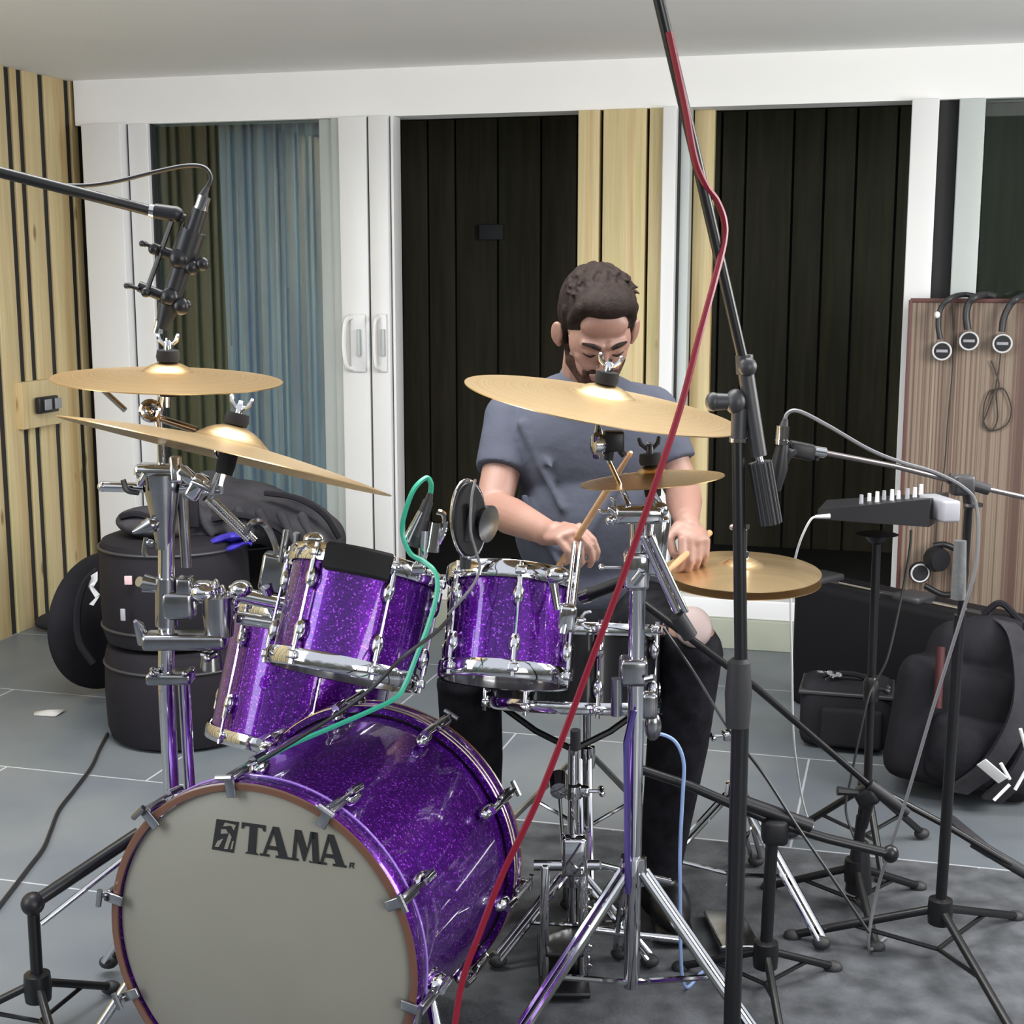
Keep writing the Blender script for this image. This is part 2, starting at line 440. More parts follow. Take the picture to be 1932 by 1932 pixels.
# ------------------------------------------------------------------ the setting
VB, UL = 5.42, -3.36          # back wall plane, left wall plane
CEIL = 2.20; HEAD = 2.02
def rbox(mb, u0, u1, v0, v1, z0, z1, bev=0.0):
    mb.box(Matrix.Translation(R((u0 + u1) / 2, (v0 + v1) / 2, (z0 + z1) / 2)) @ ROOM, abs(u1 - u0), abs(v1 - v0), abs(z1 - z0), bev)
    return mb
def rstruct(name, mb, m, **k):
    """structure mesh kept in the room's own axes so that its patterns run along the walls"""
    inv = ROOM.inverted()
    bmesh.ops.transform(mb.bm, matrix=inv, verts=mb.bm.verts[:])
    o = mb.build(name, m, **k)
    o.matrix_world = ROOM
    return struct(o)

m = MB(); rbox(m, -3.6, 3.4, -3.2, 5.36, -0.1, 0)
rstruct('floor', m, tiles, flat=True)
m = MB(); rbox(m, -3.7, 3.5, 5.36, 8.2, -0.1, 0.04)
rstruct('floor_inner', m, darkfloor, flat=True)
m = MB(); rbox(m, -3.7, 3.5, 3.05, 5.60, CEIL, CEIL + 0.08)
rstruct('ceiling', m, whiteceil, flat=True)

def ux(px, py=600, v=VB): return Wv(px, py, v)[0]

# left wall of pale boards
gv = [Wu(px, 600, UL)[0] for px in (2, 46, 68, 107, 154, 176)]
m = MB(); m.mi = 1
rbox(m, UL - 0.12, UL - 0.03, 0.4, VB + 0.3, 0, CEIL)
m.mi = 0
edges = [0.4]
v_ = gv[0]
lst = []
while v_ > 0.5:
    lst.append(v_); v_ -= 0.155
    lst.append(v_); v_ -= 0.085
    lst.append(v_); v_ -= 0.165
edges = sorted(lst) + gv[1:] + [VB + 0.28]
for a, b in zip(edges[:-1], edges[1:]):
    if b - a > 0.03: rbox(m, UL - 0.03, UL - 0.02 + 0.002 * random.random(), a + 0.022, b - 0.018, 0.0, CEIL, 0.002)
rstruct('wall_left', m, [wood, gasket])

# back wall : plinth, sill, header
uL, uR = UL, 3.3
m = MB(); rbox(m, uL, uR, VB - 0.07, VB + 0.12, 0, 0.115, 0.004)
rstruct('trim_1', m, plinthmat)
m = MB(); rbox(m, ux(287), uR, VB - 0.05, VB + 0.10, 0.115, 0.19, 0.006)
rstruct('trim_2', m, white)
m = MB(); rbox(m, uL, uR, VB - 0.02, VB + 0.12, HEAD, CEIL)
rstruct('trim_3', m, whiteceil)

Z0, Z1 = 0.19, HEAD
def upright(mb, a, b, dv=0.0, th=0.07, z0=Z0, z1=Z1, bev=0.004):
    rbox(mb, ux(a), ux(b), VB + dv - th / 2, VB + dv + th / 2, z0, z1, bev)
# window 1 : corner frame, glass, meeting stiles with handles
root = struct(thing('window_1', 'white framed glass door beside the left wood wall', 'window', R(ux(300), VB, Z0)))
del root['category']; del root['label']
m = MB(); upright(m, 189, 260, -0.03, 0.10, 0.115); upright(m, 264, 300, 0.0, 0.07)
m.build('window_frame', white, root)
m = MB(); upright(m, 260, 264, 0.0, 0.05, 0.115); m.build('seam', gasket, root)
m = MB(); upright(m, 300, 608, 0.02, 0.006); m.build('glass_pane', glass, root, flat=True)
m = MB(); upright(m, 608, 633, 0.03, 0.05); upright(m, 636, 652, 0.0, 0.06); m.build('window_frame', greyupvc, root)
m = MB(); upright(m, 655, 706, -0.03, 0.06); m.build('window_frame', white, root)
m = MB(); upright(m, 706, 710, -0.03, 0.03); upright(m, 652, 655, -0.0, 0.03); upright(m, 300, 303, 0.0, 0.03); m.build('seam', gasket, root)
def handle(a, b, dv, parent, bow):
    h = MB(); u0, z1 = ux(a, 592, VB + dv), Wv(a, 592, VB + dv)[1]
    u1, z0 = ux(b, 700, VB + dv), Wv(b, 702, VB + dv)[1]
    rbox(h, u0, u1, VB + dv - 0.012, VB + dv, z0, z1, 0.005)
    hub = h.build('handle_plate', white, parent)
    h = MB()
    um = u0 + 0.01
    h.cable([R(um, VB + dv - 0.01, z1 - 0.012), R(um - bow, VB + dv - 0.045, z1 - 0.03), R(um - bow * 1.5, VB + dv - 0.05, (z0 + z1) / 2), R(um - bow, VB + dv - 0.045, z0 + 0.03), R(um, VB + dv - 0.01, z0 + 0.012)], 0.009)
    h.build('handle_bar', white, hub)
    h = MB(); rbox(h, (u0 + u1) / 2 + 0.004, (u0 + u1) / 2 + 0.016, VB + dv - 0.03, VB + dv - 0.01, (z0 + z1) / 2 - 0.05, (z0 + z1) / 2 + 0.055, 0.003)
    h.build('lever', greyupvc, hub)
handle(661, 692, -0.062, root, 0.014)
# door 1 : the slid-open leaf edge beside the dark opening
root = struct(thing('door_1', 'x', 'door', R(ux(728), VB, Z0)))
del root['category']; del root['label']
m = MB(); upright(m, 710, 745, -0.03, 0.06); m.build('door_frame', white, root)
m = MB(); upright(m, 745, 748, -0.01, 0.04); m.build('seam', gasket, root)
m = MB(); upright(m, 748, 753, 0.0, 0.09); m.build('door_edge', white, root)
handle(713, 732, -0.062, root, 0.006)
# pier of wide pine boards between the two dark openings
m = MB()
for a, b in ((1092, 1131), (1138, 1217), (1223, 1250)):
    upright(m, a, b, -0.01, 0.05, 0.115, HEAD, 0.003)
upright(m, 1297, 1335, 0.10, 0.04, 0.115, HEAD, 0.003)
m.mi = 1; upright(m, 1094, 1250, 0.05, 0.04, 0.115)
rstruct('wall_back', m, [wood, gasket])
root = struct(thing('door_2', 'x', 'door', R(ux(1270), VB, Z0))); del root['category']; del root['label']
m = MB(); upright(m, 1250, 1275, -0.03, 0.08, 0.115); m.build('door_frame', white, root)
m = MB(); upright(m, 1275, 1279, 0.0, 0.05, 0.115); m.build('seam', gasket, root)
m = MB(); upright(m, 1279, 1297, 0.02, 0.07, 0.115); m.build('door_frame', greyupvc, root)
# right door leaf
root = struct(thing('door_3', 'x', 'door', R(ux(1725), VB, Z0))); del root['category']; del root['label']
m = MB(); upright(m, 1703, 1753, -0.03, 0.08, 0.115); m.build('door_frame', white, root)
m = MB(); upright(m, 1753, 1790, 0.03, 0.04, 0.115); m.build('seam', gasket, root)
m = MB(); upright(m, 1790, 1838, 0.0, 0.07, 0.115); m.build('door_frame', greyupvc, root)
m = MB(); upright(m, 1838, 2400, 0.02, 0.006); m.build('glass_pane', glass, root, flat=True)
# rooms behind the doors
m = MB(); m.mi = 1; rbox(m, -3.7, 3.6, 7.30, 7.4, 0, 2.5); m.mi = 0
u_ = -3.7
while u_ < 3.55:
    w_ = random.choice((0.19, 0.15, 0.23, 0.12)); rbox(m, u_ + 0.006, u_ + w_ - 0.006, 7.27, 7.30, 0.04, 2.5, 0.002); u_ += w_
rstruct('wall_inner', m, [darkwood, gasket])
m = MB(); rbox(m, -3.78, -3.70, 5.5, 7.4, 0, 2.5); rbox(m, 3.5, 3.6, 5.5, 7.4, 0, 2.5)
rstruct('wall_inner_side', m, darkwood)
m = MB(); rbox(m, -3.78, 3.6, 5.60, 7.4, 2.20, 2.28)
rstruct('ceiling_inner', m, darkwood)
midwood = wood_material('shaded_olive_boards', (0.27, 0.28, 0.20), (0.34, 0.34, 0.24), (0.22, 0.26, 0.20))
# grey-green boards seen through the left pane
m = MB(); m.mi = 1; rbox(m, -3.36, -2.42, 6.06, 6.10, 0.04, 2.2); m.mi = 0
u_ = -3.36
while u_ < -2.45:
    rbox(m, u_ + 0.006, u_ + 0.13, 6.03, 6.06, 0.04, 2.2, 0.002); u_ += 0.137
rstruct('wall_partition', m, [midwood, gasket])

# curtain behind the left pane: pleated cloth with real folds
vc = VB + 0.28
u0, u1 = ux(425, 600, vc), ux(622, 600, vc)
m = MB(); n = 90; vs = []; fs = []
for j in range(9):
    z = 0.12 + (2.10 - 0.12) * j / 8
    for i in range(n + 1):
        t = i / n; a = t * 2 * PI * 9 + 0.5 * math.sin(j * 0.7)
        vs.append(R(u0 + (u1 - u0) * t + 0.008 * math.sin(a * 0.5), vc + 0.024 * math.sin(a) + 0.01 * math.sin(a * 2.3 + j * 0.4), z))
for j in range(8):
    for i in range(n):
        k = j * (n + 1) + i; fs.append((k, k + 1, k + n + 2, k + n + 1))
m._m(vs, fs)
o = m.build('curtain', curtain)
md = o.modifiers.new('t', 'SOLIDIFY'); md.thickness = 0.004
tag(o, 'blue grey pleated curtain hanging behind the left glass pane', 'curtain')
m = MB(); m.tube([R(u0 - .03, vc, 2.12), R(u1 + .03, vc, 2.12)], 0.012)
tag(m.build('curtain_rail', steel), 'thin metal rail carrying the blue grey curtain behind the glass', 'curtain rail')

# small grey plate on the dark boards inside
uu, zz = Wv(928, 438, 7.26)
m = MB(); rbox(m, uu - 0.065, uu + 0.065, 7.235, 7.27, zz - 0.04, zz + 0.04, 0.006)
tag(m.build('wall_plate', mat('dim_grey_plate', (0.07, 0.07, 0.075), 0.6)), 'small grey plate on the dark boards inside the middle doorway', 'plate')

# socket board on left wall
v0, zt = Wu(36, 722, UL); v1, _ = Wu(110, 722, UL); zb = Wu(70, 806, UL)[1]
root = thing('socket_board', 'square wooden backing board with a black switch on the left plank wall', 'switch', R(UL + 0.012, (v0 + v1) / 2, zb))
m = MB(); rbox(m, UL - .022, UL + 0.012, v0, v1, zb, zt, 0.004); m.build('backing_board', wood, root)
m = MB(); va, za = Wu(54, 750, UL); vb_, zb2 = Wu(92, 775, UL)
rbox(m, UL + 0.025, UL + 0.05, va, vb_, zb2, za, 0.006); sw = m.build('switch', plastic, root)
m = MB()
for k in range(2): rbox(m, UL + 0.05, UL + 0.056, va + 0.03 + 0.07 * k, va + 0.075 + 0.07 * k, zb2 + 0.012, za - 0.01, 0.002)
m.build('rocker', greyplastic, sw)

# rug under the kit
vr = F(1100, 1568).dot(V)
m = MB(); rbox(m, -0.95, 0.95, 1.75, vr, 0.0, 0.012, 0.005)
tag(m.build('rug', rugmat), 'dark mottled grey rug under the drum kit', 'rug')

# ================================================================== hardware helpers
def wingnut(parent, p, axis, size=0.014, mt=chrome, name='wing_nut'):
    m = MB(); fr = M4(p, axis)
    m.lathe(fr, [(size * .5, 0), (size * .5, size), (size * .28, size * 1.3), (0, size * 1.35)], 14)
    for s in (-1, 1):
        a = fr @ Vector((s * size * .4, 0, size * .6)); b = fr @ Vector((s * size * 1.1, 0, size * 1.3)); c = fr @ Vector((s * size * 1.25, 0, size * 1.9))
        m.tube([a, b, c], [size * .22, size * .3, size * .26], 8); m.ell(c, size * .28, seg=8, rings=6)
    return m.build(name, mt, parent)
def tbolt(m, p, d, L=0.035, r=0.004, w=0.028):
    """a T-shaped key bolt sticking out of p along d"""
    p = Vector(p); d = Vector(d).normalized(); x = frame(d).col[1]
    m.tube([p, p + d * L], r, 8); m.tube([p + d * L - x * w / 2, p + d * L + x * w / 2], r * 1.25, 8)
    for s in (-1, 1): m.ell(p + d * L + x * s * w / 2, r * 1.7, seg=8, rings=6)
    return m
def collar(parent, p, axis, r, h=0.035, mt=chrome, name='clamp', bolt=None):
    m = MB(); fr = M4(p, axis)
    m.lathe(fr, [(r, -h / 2), (r + .007, -h / 2 + .004), (r + .008, 0), (r + .007, h / 2 - .004), (r, h / 2)], 20)
    b = Vector(bolt) if bolt is not None else frame(axis).col[0]
    b = b.normalized()
    m.box(M4(Vector(p) + b * (r + .012), b, axis), 0.022, 0.022, 0.022, .004)
    tbolt(m, Vector(p) + b * (r + .02), b, .028)
    return m.build(name, mt, parent)
def tripod(parent, base, h, spread, rot, r=0.009, mt=chrome, double=True, footmat=rubber):
    """folding tripod: three legs, each with a rubber foot, and a brace per leg"""
    base = Vector(base)
    for k in range(3):
        a = rot + k * 2 * PI / 3; d = Vector((math.cos(a), math.sin(a), 0)); t = Vector((-d.y, d.x, 0))
        m = MB()
        top = base + Z * h + d * .02; foot = base + d * spread + Z * 0.012
        if double:
            for s in (-1, 1): m.tube([top + t * s * .011, foot + t * s * .011 + Z * .01], r * .62, 8)
        else: m.tube([top, foot + Z * .006], r, 10)
        lg = m.build('leg', mt, parent)
        m = MB(); m.tube([base + Z * h * .30, top.lerp(foot, .55)], r * .55, 8); m.build('brace', mt, lg)
        m = MB(); m.ell(foot + Z * .004, (.020, .016, .014), seg=12, rings=8); m.build('rubber_foot', footmat, lg)
    m = MB(); m.lathe(M4(base + Z * h), [(.016, -.03), (.024, -.026), (.026, 0), (.024, .026), (.015, .03)], 16); m.build('leg_collar', mt, parent)

def cymbal(name, label, cat, c, n, rad, h, mt, felt_h=0.02, wing=chrome, hint=None, group=None, dull=None, feltmat=felt, nuttop=True):
    n = Vector(n).normalized(); c = Vector(c)
    root = thing(name, label, cat, c, group)
    fr = M4(c, n)
    prof = []
    N = 26
    for i in range(N + 1):
        r = rad * (1 - i / N)
        bell = rad * 0.215
        z = h * 0.62 * (1 - (r / rad) ** 1.7)
        if r < bell: z += h * 0.62 * (1 - (r / bell) ** 2) ** 0.75
        prof.append((max(r, 0.006 if i == N else r), z))
    top = prof; bot = [(r, z - 0.0016) for r, z in prof][::-1]
    m = MB(); m.lathe(fr, top + bot, 96, True)
    m.build('bow', mt, root, angle=70)
    ztop = prof[-1][1]
    m = MB(); m.lathe(fr, [(0, ztop - .002), (.019, ztop), (.021, ztop + felt_h * .4), (.019, ztop + felt_h), (0, ztop + felt_h)], 20)
    m.build('felt', feltmat, root)
    m = MB(); m.tube([fr @ Vector((0, 0, -.05)), fr @ Vector((0, 0, ztop + felt_h + .022))], .0045, 8); m.build('spindle', chrome, root)
    if nuttop: wingnut(root, fr @ Vector((0, 0, ztop + felt_h)), n, .014, wing)
    m = MB(); m.lathe(fr, [(0, -.030), (.014, -.030), (.016, -.015), (.016, ztop - .006), (0, ztop - .006)], 18); m.build('sleeve', felt, root)
    return root

def tilt(cw, toward):
    """normal of a disc rolled clockwise by cw degrees in the picture and tipped towards the viewer"""
    a = math.radians(cw); b = math.radians(toward)
    return Vector((math.sin(a) * math.cos(b), -math.sin(b), math.cos(a) * math.cos(b)))

def drum(name, label, c, n, rad, h, lugs, off, shell=purple, hooph=.022, group=None, cat='drum', bothlug=True, tophead=headmat, bothead=clearhead, hint=(0, -1, 0)):
    c = Vector(c); n = Vector(n).normalized(); root = thing(name, label, cat, c, group)
    fr = M4(c, n, hint)
    m = MB(); m.lathe(fr, [(rad, -h / 2), (rad, h / 2), (rad - .006, h / 2), (rad - .006, -h / 2)], 72, True); m.build('shell', shell, root)
    for s, hd in ((1, tophead), (-1, bothead)):
        z = s * h / 2
        m = MB(); m.lathe(fr, [(rad + .003, z - s * .010), (rad + .010, z - s * .012), (rad + .012, z - s * .006), (rad + .011, z + s * (hooph - .014)), (rad + .008, z + s * (hooph - .010)), (rad - .001, z + s * (hooph - .011)), (rad + .002, z + s * .004)], 72, True)
        hp = m.build('hoop', chrome, root)
        m = MB()
        m.lathe(fr, [(rad + .004, z), (rad + .002, z + s * .004), (rad - .012, z + s * .003), (0.0001, z + s * .002)], 60); m.build('drum_head', hd, root)
    for k in range(lugs):
        a = off + 2 * PI * k / lugs; d = Vector((math.cos(a), math.sin(a), 0))
        def L(rr, z): return fr @ (d * rr + Vector((0, 0, z)))
        m = MB()
        m.tube([L(rad + .013, -h / 2 - .004), L(rad + .013, h / 2 + .004)], .0026, 8)
        m.build('tension_rod', chrome, root)
        for s in (-1, 1):
            m = MB(); z = s * h * .26
            dd = (fr.to_3x3() @ d)
            m.ell(M4(L(rad + .007, z), n, dd), (.012, .011, .021), seg=14, rings=10)
            m.tube([L(rad + .013, z), L(rad + .013, z + s * .030)], .0055, 10)
            m.build('lug', chrome, root)
            m = MB(); zz = s * (h / 2 + .002)
            m.box(M4(L(rad + .013, zz), n, dd), .016, .020, .016, .004)
            m.tube([L(rad + .013, zz), L(rad + .013, zz + s * .016)], .0042, 8); m.build('hoop_ear', chrome, root)
    return root, fr

# ================================================================== bass drum
A0 = P(480, 1475, 2.22); A1 = P(720, 1335, 2.67)
bR = 0.283
fc = Vector((A0.x, A0.y, 0.315)); rc = Vector((A1.x, A1.y, 0.315))
ax = (fc - rc); ax.z = 0; L_ = ax.length; ax.normalize()
bc = (fc + rc) / 2
root = thing('bass_drum', 'large purple bass drum with a beige front head, lying on its side in front', 'drum', (bc.x, bc.y, 0.02))
fr = M4(bc, ax, (0, 0, 1))
hw = 0.038
m = MB(); m.lathe(fr, [(bR - .012, -L_ / 2 + hw), (bR - .012, L_ / 2 - hw), (bR - .02, L_ / 2 - hw), (bR - .02, -L_ / 2 + hw)], 120, True); m.build('shell', purple, root)
for s in (1, -1):
    z0, z1 = s * (L_ / 2 - hw), s * (L_ / 2 + .002)
    m = MB(); m.lathe(fr, [(bR - .008, z0), (bR + .003, z0), (bR + .005, z0 + s * .004), (bR + .005, z1 - s * .004), (bR + .003, z1), (bR - .008, z1)], 120, True)
    hp = m.build('hoop', purple, root)
    m = MB(); m.lathe(fr, [(bR + .0045, z0 + s * .001), (bR + .006, z0 + s * .002), (bR + .006, z0 + s * .005), (bR + .0045, z0 + s * .006)], 120, True)
    if s < 0:
        m.lathe(fr, [(bR + .0045, z0 + s * .012), (bR + .006, z0 + s * .013), (bR + .006, z0 + s * .017), (bR + .0045, z0 + s * .018)], 120, True)
    m.build('hoop_inlay', mat('silver_inlay', (0.75, 0.62, 0.50), .25, 1.0) if s < 0 else mat('lilac_inlay', (0.40, 0.22, 0.75), .2, .3, coat=1), hp)
    m = MB(); m.lathe(fr, [(bR - .008, z1 - s * .002), (bR + .004, z1 - s * .001), (bR + .005, z1 + s * .002), (bR + .001, z1 + s * .004), (bR - .008, z1 + s * .003)], 120, True)
    m.build('hoop_edge', brownedge, hp)
zf = L_ / 2 - .006
m = MB(); m.lathe(fr, [(bR - .009, zf), (bR - .014, zf + .003), (0.0001, zf + .003)], 90); hd = m.build('drum_head', headmat, root)
m = MB(); m.lathe(fr, [(bR - .009, -zf), (0.0001, -zf)], 90); m.build('drum_head', clearhead, root)
m = MB(); m.lathe(fr, [(0.0001, -L_ / 2 + hw + .01), (bR - .03, -L_ / 2 + hw + .01)], 60)
# lettering and emblem printed on the head: placed in the plane of the head
zt = zf + .0034
hc = fr @ Vector((0, 0, zt))
def onhead(px, py):
    r = ray(px, py); o_ = Vector((0, 0, CH)); t = (hc - o_).dot(ax) / r.dot(ax)
    return o_ + r * t
def quadmap(c00, c10, c01, c11):
    return lambda x, y: (c00 * (1 - x) * (1 - y) + c10 * x * (1 - y) + c01 * (1 - x) * y + c11 * x * y)
q = quadmap(onhead(452, 1608), onhead(654, 1637), onhead(457, 1551), onhead(651, 1578))
# strokes of the four letters in a 0..1 box each (bold roman capitals)
T_ = [[(0, .80), (0, 1), (1, 1), (1, .80), (.93, .80), (.86, .90), (.66, .90), (.66, .08), (.78, 0), (.22, 0), (.34, .08), (.34, .90), (.14, .90), (.07, .80)]]
A_ = [[(.40, 1), (.60, 1), (.93, .07), (1, .07), (1, 0), (.54, 0), (.54, .07), (.64, .07), (.44, .80), (.40, .80)],
      [(.44, .80), (.40, 1), (.10, .07), (0, .07), (0, 0), (.32, 0), (.32, .07), (.20, .07)],
      [(.24, .24), (.62, .24), (.58, .36), (.28, .36)]]
M_ = [[(.0, 0), (.28, 0), (.28, .07), (.20, .07), (.24, .80), (.16, 1), (.08, .07), (.0, .07)],
      [(.16, 1), (.36, 1), (.55, .40), (.48, .02), (.43, .02), (.22, .76)],
      [(.55, .40), (.66, 1), (.86, 1), (.80, .80), (.70, .76), (.48, .02)],
      [(.70, .80), (.72, 0), (.62, .07), (.62, 0), (1, 0), (1, .07), (.92, .07), (.88, 1), (.70, 1)]]
LW = [(T_, 0.0, .235), (A_, .195, .475), (M_, .475, .775), (A_, .735, 1.0)]
m = MB()
def printpoly(m, poly, mp, h=.0012):
    n = len(poly); pts = [mp(x, y) for x, y in poly]
    m._m(pts + [p + ax * h for p in pts], [tuple(range(n - 1, -1, -1)), tuple(range(n, 2 * n))] + [(i, (i + 1) % n, n + (i + 1) % n, n + i) for i in range(n)])
for L, a, b in LW:
    for poly in L: printpoly(m, poly, lambda x, y: q(a + (b - a) * x, y))
m.build('lettering', inkblack, hd, flat=True)
qe = quadmap(onhead(400, 1602), onhead(441, 1609), onhead(409, 1545), onhead(451, 1551))
m = MB(); printpoly(m, [(0, 0), (1, 0), (1, 1), (0, 1)], qe, .0008); em = m.build('emblem', inkblack, hd, flat=True)
m = MB()
for poly in ([(.12, .1), (.3, .12), (.45, .42), (.2, .3)], [(.55, .08), (.72, .1), (.80, .5), (.66, .62)], [(.3, .55), (.62, .60), (.5, .72), (.28, .7)], [(.35, .80), (.7, .86), (.85, .72), (.9, .9), (.4, .93)], [(.84, .1), (.92, .12), (.93, .4), (.86, .35)]):
    printpoly(m, poly, qe, .0014)
m.build('emblem_mark', headmat, em, flat=True)
m = MB(); qr = quadmap(onhead(659, 1637), onhead(669, 1638), onhead(661, 1627), onhead(671, 1628))
for poly in ([(0, 0), (.2, 0), (.2, 1), (0, 1)], [(.2, .8), (.8, .8), (.8, 1), (.2, 1)], [(.6, .5), (.8, .5), (.8, .8), (.6, .8)], [(.2, .4), (.7, .4), (.7, .55), (.2, .55)], [(.45, .4), (.65, .4), (.95, 0), (.75, 0)]): printpoly(m, poly, qr)
m.build('small_print', inkblack, hd, flat=True)
# claws, key rods and lugs
fi = fr.inverted()
g0 = fi @ onhead(635, 1492); ang0 = math.atan2(g0.y, g0.x)
for s in (1, -1):
    for k in range(10):
        a = ang0 + k * PI / 5 - (0.02 if s > 0 else 0)
        d = Vector((math.cos(a), math.sin(a), 0)); dw = fr.to_3x3() @ d; tw = ax.cross(dw)
        def Q(r, z): return fr @ (d * r + Vector((0, 0, z)))
        ze = s * (L_ / 2)
        m = MB()
        m.box(M4(Q(bR + .013, ze - s * .018), dw, ax), .050, .018, .010, .003)
        m.box(M4(Q(bR - .001, ze + s * .009), dw, ax), .006, .018, .036, .002)
        m.tube([Q(bR + .019, ze + s * .022), Q(bR + .019, ze - s * .075)], .0035, 8)
        m.tube([Q(bR + .019, ze + s * .022) - tw * .015, Q(bR + .019, ze + s * .022) + tw * .015], .005, 8)
        cl = m.build('claw', steel, root)
        m = MB(); zl = s * (L_ / 2 - .088)
        m.ell(M4(Q(bR + .001, zl), ax, dw), (.016, .013, .026), seg=14, rings=10)
        m.tube([Q(bR + .017, zl - s * .012), Q(bR + .019, zl + s * .022)], .008, 10)
        m.build('lug', chrome, root)
for s in (-1, 1):      # folding spurs
    t = ax.cross(Z).normalized() * s
    a = bc + ax * (L_ * .30) + t * (bR - .01) * .95 - Z * .06
    b = Vector((a.x + t.x * .12 + ax.x * .12, a.y + t.y * .12 + ax.y * .12, .026))
    m = MB(); m.tube([a, b], [.010, .008], 10); m.box(M4(a, t), .05, .04, .03, .008); sp_ = m.build('spur', chrome, root)
    m = MB(); m.ell(b, .015, seg=12, rings=8); m.build('rubber_tip', rubber, sp_)
m = MB(); b_ = fr @ Vector((bR * 0, 0, 0)); m.box(Matrix.Translation((bc.x, bc.y, .022)) @ frame(Z, ax).to_4x4(), L_ * .5, .14, .02, .005); m.build('cradle', blackmetal, root)

# ================================================================== toms
tomA, frA = drum('tom_drum', 'purple sparkle tom with a black tape band, in the middle above the bass drum', P(668, 1168, 2.56), tilt(12, -20), .132, .182, 6, .42, hooph=.030, group='purple toms')
m = MB(); vs = []; fs = []; n_ = 16
gA = frA.inverted() @ P(668, 1050, 2.40); aA = math.atan2(gA.y, gA.x)
for i in range(n_ + 1):
    a = aA - .42 + .84 * i / n_; d_ = Vector((math.cos(a), math.sin(a), 0))
    for rr, zz in ((.1335, .064), (.1475, .068), (.1485, .108), (.142, .114), (.130, .108)): vs.append(frA @ (d_ * rr + Vector((0, 0, zz))))
for i in range(n_):
    for k in range(5): fs.append((5 * i + k, 5 * i + (k + 1) % 5, 5 * i + 5 + (k + 1) % 5, 5 * i + 5 + k))
fs += [(0, 1, 2, 3, 4), tuple(5 * n_ + k for k in (4, 3, 2, 1, 0))]
m._m(vs, fs); m.build('black_hoop_cover', felt, tomA)
tomB, frB = drum('tom_drum', 'smaller purple sparkle tom to the right, in front of the drummer', P(958, 1183, 2.6), tilt(5, -22), .112, .172, 6, .1, hooph=.030, group='purple toms')
tomC, frC = drum('tom_drum', 'dark purple tom hanging low at the left behind the tilted tom', P(575, 1282, 2.92), tilt(11, -14), .172, .262, 6, .25, hooph=.028, group='purple toms')

# snare
snare, frS = drum('snare_drum', 'black sparkle snare drum with chrome hoops between the drummer\'s legs', P(1085, 1256, 2.86), tilt(2, -14), .174, .155, 8, .2, shell=blacksparkle, tophead=mat('white_coated_head', (.22, .22, .22), .6))
m = MB(); m.box(M4(frS @ Vector((.182, -.03, .0)), frS.to_3x3() @ Vector((1, 0, 0))), .055, .022, .016, .004)
m.box(M4(frS @ Vector((.197, -.03, .01)), frS.to_3x3() @ Vector((1, 0, 0))), .07, .012, .008, .003); m.build('snare_strainer', chrome, snare)
# snare stand
sb = frS @ Vector((0, 0, -.105)); sf = Vector((sb.x, sb.y, .012))
root = thing('snare_stand', 'chrome basket stand holding the black snare drum', 'stand', sf)
m = MB(); m.tube([sf + Z * .06, sb - Z * .06], .011, 12); m.build('pole', chrome, root)
for k in range(3):
    a = .5 + k * 2 * PI / 3; d = Vector((math.cos(a), math.sin(a), 0))
    m = MB(); m.tube([sb - Z * .07, sb - Z * .045 + d * .09, sb + d * .184 + Z * 0.0], .007, 8); ar = m.build('basket_arm', blackmetal, root)
    m = MB(); m.tube([sb + d * .187 - Z * .005, sb + d * .192 + Z * .035], .010, 10); m.build('rubber_grip', rubber, ar)
tripod(root, sf, .17, .18, PI / 2)
collar(root, sb - Z * .16, Z, .011)

# ================================================================== cymbals
c1 = cymbal('crash_cymbal', 'smaller upper left crash cymbal, nearly level under the hanging microphone', 'cymbal', P(317, 716, 2.56), tilt(2.5, 2.2), .203, .026, bronze_dull, group='cymbals')
c2 = cymbal('ride_cymbal', 'large steeply tilted cymbal at the left, below the upper left crash', 'cymbal', P(430, 862, 2.38), tilt(13.4, -11), .281, .044, bronze, wing=chrome, group='cymbals')
c3 = cymbal('crash_cymbal', 'large golden crash cymbal tilted in front of the drummer\'s chin', 'cymbal', P(1136, 762, 2.40), tilt(9.6, 3.2), .234, .028, bronze, group='cymbals')
c4 = cymbal('splash_cymbal', 'small splash cymbal with black wing nut in front of the drummer\'s left arm', 'cymbal', P(1230, 905, 2.55), tilt(-4.8, -2), .130, .022, bronze_dull, wing=plastic, group='cymbals')

# hi-hat
hc_ = P(1400, 1085, 3.02)
root = thing('hi_hat', 'golden hi-hat pair on its chrome pedal stand, right of the drummer', 'hi-hat', (hc_.x, hc_.y, .012), 'cymbals')
for s in (1, -1):
    n = tilt(0, 3.5) if s > 0 else tilt(0, 2.0)
    fr = M4(hc_ + Z * (.010 if s > 0 else -.012), n)
    m = MB(); N = 22; prof = []
    for i in range(N + 1):
        r = .168 * (1 - i / N); z = .016 * (1 - (r / .168) ** 1.6) + (0.016 * (1 - (r / .04) ** 2) ** .7 if r < .04 else 0)
        prof.append((max(r, .006), z * s))
    m.lathe(fr, prof + [(r, z - .0015 * s) for r, z in prof][::-1], 80, True)
    m.build('top_cymbal' if s > 0 else 'bottom_cymbal', bronze if s > 0 else bronze_dull, root, angle=70)
px_ = P(1374, 1085, 3.02).x
hx = Vector((hc_.x, hc_.y, 0))
m = MB(); m.tube([Vector((hc_.x, hc_.y, .10)), hc_ - Z * .05], .0125, 14); m.build('pole', chrome, root)
m = MB(); m.tube([hc_ - Z * .06, hc_ + Z * .15], .0035, 8); m.build('pull_rod', chrome, root)
